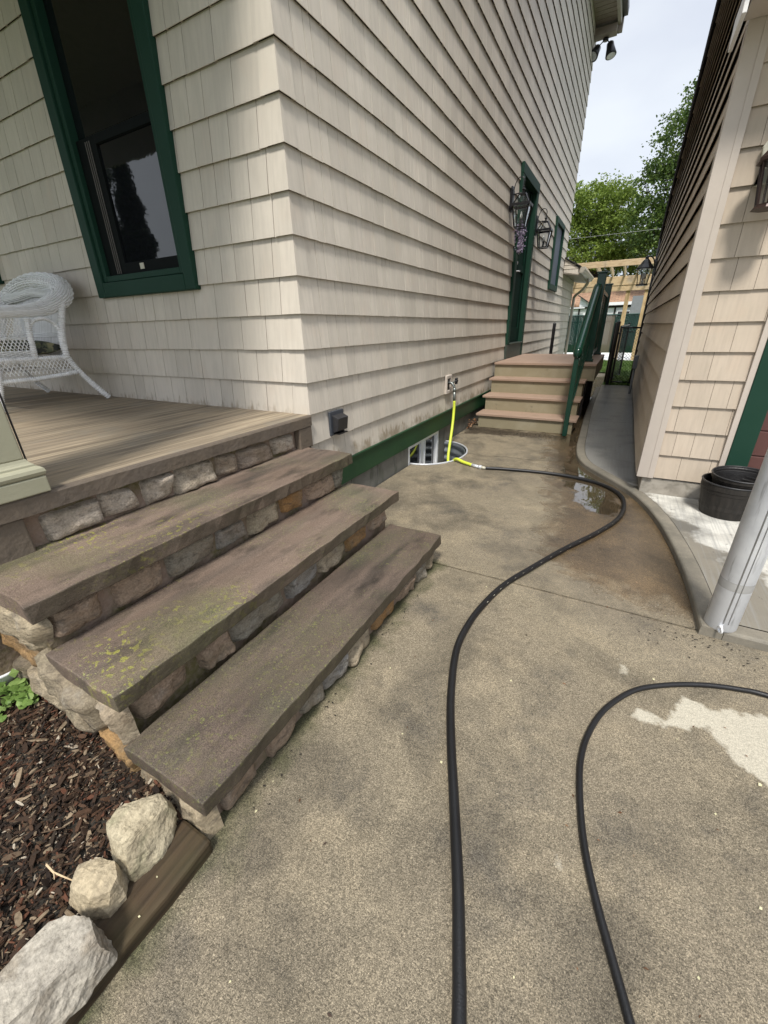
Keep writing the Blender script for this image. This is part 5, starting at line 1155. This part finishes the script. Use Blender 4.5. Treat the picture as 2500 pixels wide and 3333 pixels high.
# rolled arm and back, one continuous woven roll
rp = spline([(XR-.035, -.80, .385), (XR-.03, -.66, .415), (XR-.03, -.50, .425), (XR-.035, -.34, .445), (XR-.045, -.20, .51), (XR-.09, -.14, .575), (XR-.21, -.125, .618), ((XR+XL)/2, -.125, .640), (XL+.21, -.125, .618), (XL+.09, -.14, .575), (XL+.045, -.20, .51), (XL+.035, -.34, .445), (XL+.03, -.50, .425), (XL+.03, -.66, .415), (XL+.035, -.80, .385)], 10)
n_ = len(rp); rad = []
for i in range(n_):
    t = i/(n_-1); q = abs(t-.5)*2; rad.append(.060-.026*min(1, max(0, (q-.42)/.25)))
mb = MB(); mb.tube(rp, [r_*.90 for r_ in rad], 16); roll = build('rolled_edge', mb, M['wicker'], ch, smooth=True)
mb = MB(); nl = 26        # strands running along the roll, weaving in and out
for s_ in range(nl):
    an = 2*math.pi*s_/nl; p = []
    u = None
    for i, c0 in enumerate(rp):
        t = (Vector(rp[min(i+1, n_-1)])-Vector(rp[max(i-1, 0)])).normalized()
        if u is None: u = t.cross(Vector((0, 0, 1))).normalized()
        u = (u-t*u.dot(t)).normalized(); w = t.cross(u); r_ = rad[i]*(.985+.05*math.sin(i*1.57+(s_ % 2)*math.pi)); p.append(Vector(c0)+(u*math.cos(an)+w*math.sin(an))*r_)
    mb.tube(p, .0042, 5, cap=False)
build('cane_weave', mb, M['wicker'], roll, smooth=True)
mb = MB(); acc = 0
for i in range(0, n_-1, 2): c0, c1 = Vector(rp[i]), Vector(rp[i+1]); mb.ring((c0+c1)/2, c1-c0, rad[i]*.96, .0036, 20, 4)
build('cane_hoops', mb, M['wicker'], roll, smooth=True)
mb = MB()   # fan of woven rows below the roll, front face of the back
for j in range(9):
    z = .515+j*.0085; yy = -.175-.02*math.sin(j*.5); mb.tube(spline([(XR-.09, yy-.035, z-.004), (XR-.25, yy, z+.012), ((XR+XL)/2, yy+.005, z+.03), (XL+.25, yy, z+.012), (XL+.09, yy-.035, z-.004)], 6), .0042, 5)
build('back_weave', mb, M['wicker'], ch, smooth=True)
weave('seat', (XR-.02, -.28, .140), (-1, 0, 0), (0, -1, 0), .87, .42)
cu = thing('cushion', 'dark camouflage patterned seat cushion on the wicker chair', 'cushion', (-2.36, -.48, .15))
bm = bmesh.new(); bmesh.ops.create_cube(bm, size=1); bmesh.ops.subdivide_edges(bm, edges=bm.edges, cuts=9, use_grid_fill=True)
for v in bm.verts:
    p = v.co*2; q = (abs(p.x)**6+abs(p.y)**6)**(1/6); f = max(0, 1-q**5*.55); v.co = Vector((p.x*.415, p.y*.195, p.z*.052*(f*.75+.25)+.004*mnoise.noise(p*4)))
me = bpy.data.meshes.new('cushion_body'); bm.to_mesh(me); bm.free(); me.materials.append(M['cushion']); me.shade_smooth(); o = bpy.data.objects.new('cushion_body', me); col.objects.link(o); o.parent = cu; o.location = (0, .0, .053)

# ================================================================== REAR GATE, FENCES
def wires(mb, o, u, w, h, s=.052, r=.0016):
    o, u = Vector(o), Vector(u).normalized(); n = int((w+h)/s)+1
    for sg in (0, 1):
        for i in range(n+1):
            a = i*s
            if sg == 0: t0 = max(0, a-w); t1 = min(h, a); p, q = o+u*(a-t0)+Vector((0, 0, t0)), o+u*(a-t1)+Vector((0, 0, t1))
            else: b = a-h; t0 = max(0, -b); t1 = min(h, w-b); p, q = o+u*(b+t0)+Vector((0, 0, t0)), o+u*(b+t1)+Vector((0, 0, t1))
            if t1-t0 > .01: mb.bar(p, q, r*2, r*2)
fence = thing('chain_link_fence', 'short black chain link panel and posts between the landing and the garage wall', 'fence', (1.36, 7.65, -.85))
def bpost(x, y, z0, z1, r=.03, parent=None, name='post'):
    mb = MB(); mb.tube([(x, y, z0), (x, y, z1-.03), (x, y, z1-.012), (x, y, z1)], [r, r, r*.85, r*.2], 14); return build(name, mb, M['black'], parent, smooth=True)
bpost(1.362, 7.65, -.88, .315, .034, fence); bpost(1.315, 7.72, -.80, .30, .02, fence)
mb = MB()
for a_, b_ in (((1.425, 7.65, -.80), (1.425, 7.65, .20)), ((1.410, 7.65, .20), (1.76, 7.65, .19)), ((1.745, 7.65, .19), (1.745, 7.65, -.80))): mb.tube([a_, b_], .015, 8)
mb.tube([(1.425, 7.65, -.78), (1.745, 7.65, -.78)], .012, 8)
for z in (.1, -.35, -.7): mb.tube([(1.37, 7.65, z), (1.43, 7.65, z)], .016, 8); mb.tube([(1.735, 7.65, z), (1.79, 7.65, z)], .010, 8)
build('panel_frame', mb, M['black'], fence, smooth=True)
mb = MB(); wires(mb, (1.43, 7.65, -.79), (1, 0, 0), .31, .98, .055, .0026); build('chain_link', mb, M['black'], fence)
gt = thing('open_gate', 'black chain link gate standing open behind the fence post', 'gate', (1.4, 7.75, -.8))
u_ = Vector((.13, 1.15, 0)); a = Vector((1.41, 7.75, 0)); b = a+u_
mb = MB()
for q0, z0_, q1, z1_ in ((a, -.76, a, .22), (a, .22, b, .24), (b, .24, b, -.76), (a, -.76, b, -.76)): mb.tube([q0+Vector((0, 0, z0_)), q1+Vector((0, 0, z1_))], .013, 8)
mb.tube([b+Vector((0, 0, -.77)), b+Vector((0, 0, .28))], .018, 8); mb.bar(b+Vector((0, 0, .10)), b+Vector((.10, .1, .10)), .02, .02); build('gate_frame', mb, M['black'], gt, smooth=False)
mb = MB(); wires(mb, a+Vector((0, 0, -.75)), u_, u_.length, .96, .075, .0015); build('chain_link', mb, M['black'], gt)
ap = thing('fence_post', 'lone black metal fence post beside the house wall', 'post', (.22, 7.65, -.85)); bpost(.22, 7.65, -.86, .318, .032, ap)
dp = thing('dark_downpipe', 'dark pipe running down the far end corner of the garage wall', 'pipe', (GX-.02, 9.3, -.8)); mb = MB(); mb.tube([(GX-.02, 8.93, -.85), (GX-.02, 8.93, 1.75)], .028, 10); build('pipe', mb, M['black'], dp, smooth=True)
# green slatted back fence
bf = thing('slatted_back_fence', 'tall dark green privacy slat chain link fence across the back yard', 'fence', (0, 20, -.9))
mb = MB(); x = -8
while x < 8: 
    if not (.55 < x < .92): mb.box(x, x+.052, 20, 20.01, -.9, .60)
    x += .058
build('slats', mb, M['fence_green'], bf)
mb = MB(); x = .555
while x < .92: mb.box(x, x+.052, 20, 20.01, -.9, .60); x += .058
build('tan_slats', mb, M['fence_tan'], bf)
mb = MB(); wires(mb, (-8, 19.985, -.9), (1, 0, 0), 16, 1.5, .075, .004); build('chain_link', mb, M['fence_green'], bf)
mb = MB(); mb.tube([(-8, 19.98, .62), (8, 19.98, .62)], .022, 8); build('top_rail', mb, M['fence_green'], bf)
struct('patio_edge', MB().box(-6, 6, 14.35, 18.6, -1.2, -.838), M['white_strip'])

# ================================================================== PERGOLA
pg = thing('pergola', 'new unpainted lumber pergola behind the house and garage', 'pergola', (.8, 14, -.84))
for x in (1.32, 1.83, -1.9): build('post', MB().box(x-.06, x+.06, 14.45, 14.57, -.84, 1.30), M['lumber_v'], pg, bevel=.004)
build('beam', MB().box(-2.2, 2.6, 14.40, 14.445, 1.20, 1.352), M['lumber'], pg, bevel=.004); build('beam', MB().box(-2.2, 2.6, 14.385, 14.43, 1.356, 1.61), M['lumber'], pg, bevel=.004)
for i in range(13): x = -1.9+i*.335; build('rafter', MB().box(x, x+.04, 12.05, 14.9, 1.70, 1.85) if False else MB().add([(x, 12.05, 1.66), (x+.04, 12.05, 1.66), (x+.04, 14.7, 1.615), (x, 14.7, 1.615), (x, 12.05, 1.80), (x+.04, 12.05, 1.80), (x+.04, 14.7, 1.75), (x, 14.7, 1.75)], [(0, 3, 2, 1), (4, 5, 6, 7), (0, 1, 5, 4), (1, 2, 6, 5), (2, 3, 7, 6), (3, 0, 4, 7)]), M['lumber'], pg)
build('header', MB().box(-2.2, 2.4, 12.0, 12.045, 1.645, 1.79), M['lumber'], pg, bevel=.004)

# ================================================================== NEIGHBOUR HOUSE
nh = thing('neighbour_house', 'white half timbered house with an orange shingle roof beyond the green fence', 'house', (0, 30, -.9))
build('wall', MB().box(-9, 9, 28, 36, -.9, 1.32), M['stucco'], nh)
mb = MB()
for x in (-1.35, -.42, .58, 1.62, 2.6, -2.8, -4.4): mb.box(x, x+.09, 27.95, 27.998, -.9, 1.22)
mb.box(-9, 9, 27.94, 27.949, 1.12, 1.24); mb.box(-9, 9, 27.94, 27.949, .35, .42); build('half_timber', mb, M['dark_wood'], nh)
mb = MB(); mb.prism_x([(27.8, 1.24), (31.5, 2.6), (36, 1.2), (36, 1.35), (31.5, 2.75), (27.8, 1.36)], -9.5, 9.5); rf = build('roof', mb, M['roof_orange'], nh)
mb = MB(); mb.box(-.6, 9.5, 27.74, 27.799, 1.24, 1.40); mb.box(-9.5, -1.0, 27.74, 27.799, 1.14, 1.20); build('fascia', mb, M['stucco'], rf)
mb = MB(); mb.prism_y([(-1.25, 1.20), (-.55, 1.20), (-1.25, 1.72)], 27.1, 27.2); g_ = build('porch_gable', mb, M['stucco'], nh); mb = MB(); mb.bar((-1.38, 27.05, 1.80), (-.50, 27.05, 1.24), .3, .05); build('gable_roof', mb, M['roof_dark'], g_)
mb = MB(); mb.box(.74, 1.46, 27.93, 27.96, .60, .96); w_ = build('window', mb, M['white_vinyl'], nh); build('pane', MB().box(.80, 1.40, 27.925, 27.929, .64, .90), M['glass_dark'], w_)
mb = MB(); mb.box(1.42, 2.10, 26.6, 27.2, -.9, 1.62); build('dark_shed_wall', mb, M['grey_box'], nh)

# ================================================================== TREES
def tree(label, base, trunk_h, blobs, n, size, m, seed, bark=M['bark'], tr=.22, group='trees behind the back yard', up=.3, limbs=10, asp=.8, clump=.42, per=26):
    t = thing('tree', label, 'tree', base, group); r = np.random.default_rng(seed); b = Vector(base); mb = MB(); top = b+Vector((r.normal()*.3, r.normal()*.3, trunk_h))
    mb.tube([b, b+(top-b)*.5+Vector((.1, .05, 0)), top], [tr*1.2, tr, tr*.75], 10)
    tot = sum(q[3]*q[4]*q[5] for q in blobs); pts = []
    for (x, y, z, rx, ry, rz) in blobs:
        c = Vector((x, y, z)); m_ = top.lerp(c, .55)+Vector(r.normal(0, .3, 3)); mb.tube([top, m_, c, c+Vector((0, 0, rz*.7))], [tr*.55, tr*.36, tr*.18, tr*.05], 6)
        for k in range(6):
            e = c+Vector(r.normal(0, .5, 3)*np.array([rx, ry, rz])); mb.tube([m_.lerp(c, r.random()), (m_+e)/2+Vector(r.normal(0, .15, 3)), e], [tr*.16, tr*.10, tr*.03], 5)
        nc = max(4, int(n/per*rx*ry*rz/tot))
        d = r.normal(size=(nc, 3)); d /= np.linalg.norm(d, axis=1)[:, None]; rr = r.uniform(.35, 1.0, nc)**.6; cc = np.array([x, y, z])+d*rr[:, None]*np.array([rx, ry, rz])
        k_ = r.uniform(.5, 1.3, nc)
        for c0, kk in zip(cc, k_): pts.append(c0+r.normal(0, clump*kk, (per, 3))*np.array([1, 1, .55]))
    build('trunk', mb, bark, t); P = np.concatenate(pts); leaves('crown', P, size, m, seed+1, up=up, parent=t, asp=asp); return t
tree('bright green maple with a rounded airy crown left of the garage roof', (-1.0, 32, -1.2), 4.2, [(-1.6, 32, 6.8, 1.9, 2.0, 1.7), (-.4, 32.5, 7.0, 1.5, 1.8, 1.3), (-2.6, 32, 5.4, 1.6, 1.8, 1.4), (-.1, 31.8, 5.3, 1.7, 1.9, 1.4), (-1.4, 31.5, 4.2, 2.2, 1.9, .9), (-3.4, 32, 7.3, 1.5, 1.7, 1.2), (.7, 32, 4.0, 1.2, 1.4, .9)], 27000, .135, M['leaf'], 31, clump=.25, limbs=10)
tree('taller darker maple rising behind the garage roof', (3.2, 29, -1.2), 4.5, [(2.6, 29, 8.6, 1.7, 1.9, 1.8), (1.9, 29, 6.9, 1.5, 1.8, 1.5), (3.6, 29, 10.0, 1.8, 2, 1.7), (1.5, 28.8, 5.2, 1.3, 1.6, 1.3), (2.9, 28.8, 5.2, 1.6, 1.9, 1.5), (4.2, 29, 7.5, 2.0, 2.2, 2.2), (2.2, 28.8, 3.9, 1.5, 1.6, .8)], 31000, .135, M['leaf_dark'], 47, clump=.25)
tree('low leafy tree filling in behind the pergola', (.6, 34, -1.2), 2.8, [(.2, 34, 4.2, 1.8, 1.6, 1.3), (1.7, 34, 4.3, 1.5, 1.6, 1.5), (-1.6, 34, 3.7, 1.9, 1.6, 1.1), (-3.6, 34, 4.2, 1.9, 1.6, 1.4), (2.9, 34, 3.6, 1.6, 1.5, 1.3)], 8000, .14, M['leaf'], 59, tr=.15, clump=.3)
# conifer across the street: it shows in the porch window
def conifer(base, h, r0_, n, label, seed):
    t = thing('conifer_tree', label, 'tree', base, 'conifers across the street reflected in the porch window'); r = np.random.default_rng(seed); mb = MB(); mb.tube([base, (base[0], base[1], base[2]+h*.95)], [.16, .02], 8); build('trunk', mb, M['bark'], t)
    z = r.uniform(.06, 1, n)**1.0; rr = (1-z)**.85*r0_*(.75+.25*np.sin(z*46))*r.uniform(.3, 1, n)**.5+.05; a = r.uniform(0, 2*math.pi, n); P = np.stack([base[0]+rr*np.cos(a), base[1]+rr*np.sin(a), base[2]+z*h-rr*.25], 1); leaves('crown', P, .17, M['leaf_conifer'], seed+1, up=.2, parent=t, asp=.5); return t
conifer((-6.25, -3.35, -1.0), 3.9, .62, 14000, 'slim dark conifer in the side yard that shows as a reflection in the porch window', 71)
conifer((-7.6, -3.3, -1.0), 7.0, 1.15, 22000, 'taller dark conifer behind the slim one, reflected at the left of the porch window', 75)
# grass blades on the lawn and weeds by the gate
r3 = np.random.default_rng(77); n = 16000; X_ = r3.uniform(.2, 2.6, n); Y_ = r3.uniform(7.75, 14.3, n); keep = ((Y_ > 10.35) | ((X_ > 1.3) & (X_ < 1.79))); X_, Y_ = X_[keep], Y_[keep]; n = len(X_)
hgt = r3.uniform(.03, .075, n); a = r3.uniform(0, 2*math.pi, n); w3 = .006+.003*r3.random(n); B = np.stack([X_, Y_, np.full(n, -.862)], 1); dx = np.stack([np.cos(a)*w3, np.sin(a)*w3, np.zeros(n)], 1); tipv = B+np.stack([r3.normal(0, .02, n), r3.normal(0, .02, n), hgt], 1)
V = np.stack([B-dx, B+dx, tipv], 1).reshape(-1, 3); tag(build('grass', (V, np.arange(3*n).reshape(-1, 3).tolist()), M['blade'], recalc=False), 'green lawn grass behind the gate', 'grass', kind='stuff')
P_ = [(r3.uniform(1.38, 1.78), r3.uniform(7.72, 8.5), -.85+abs(r3.normal())*.05) for _ in range(700)]
tag(leaves('ground_cover', P_, .05, M['leaf_plant'], 78, up=.4, asp=.8), 'yellow green weeds growing just behind the chain link panel', 'ground cover', kind='stuff')
# overhead wire
wi = thing('power_line', 'thin overhead utility wire crossing in front of the trees', 'wire', (0, 24, 4)); mb = MB(); mb.tube([(-8, 24, 4.55), (-2, 24, 4.20), (3, 24, 4.22), (9, 24, 4.6)], .005, 5); build('wire_strand', mb, M['galv_dull'], wi)
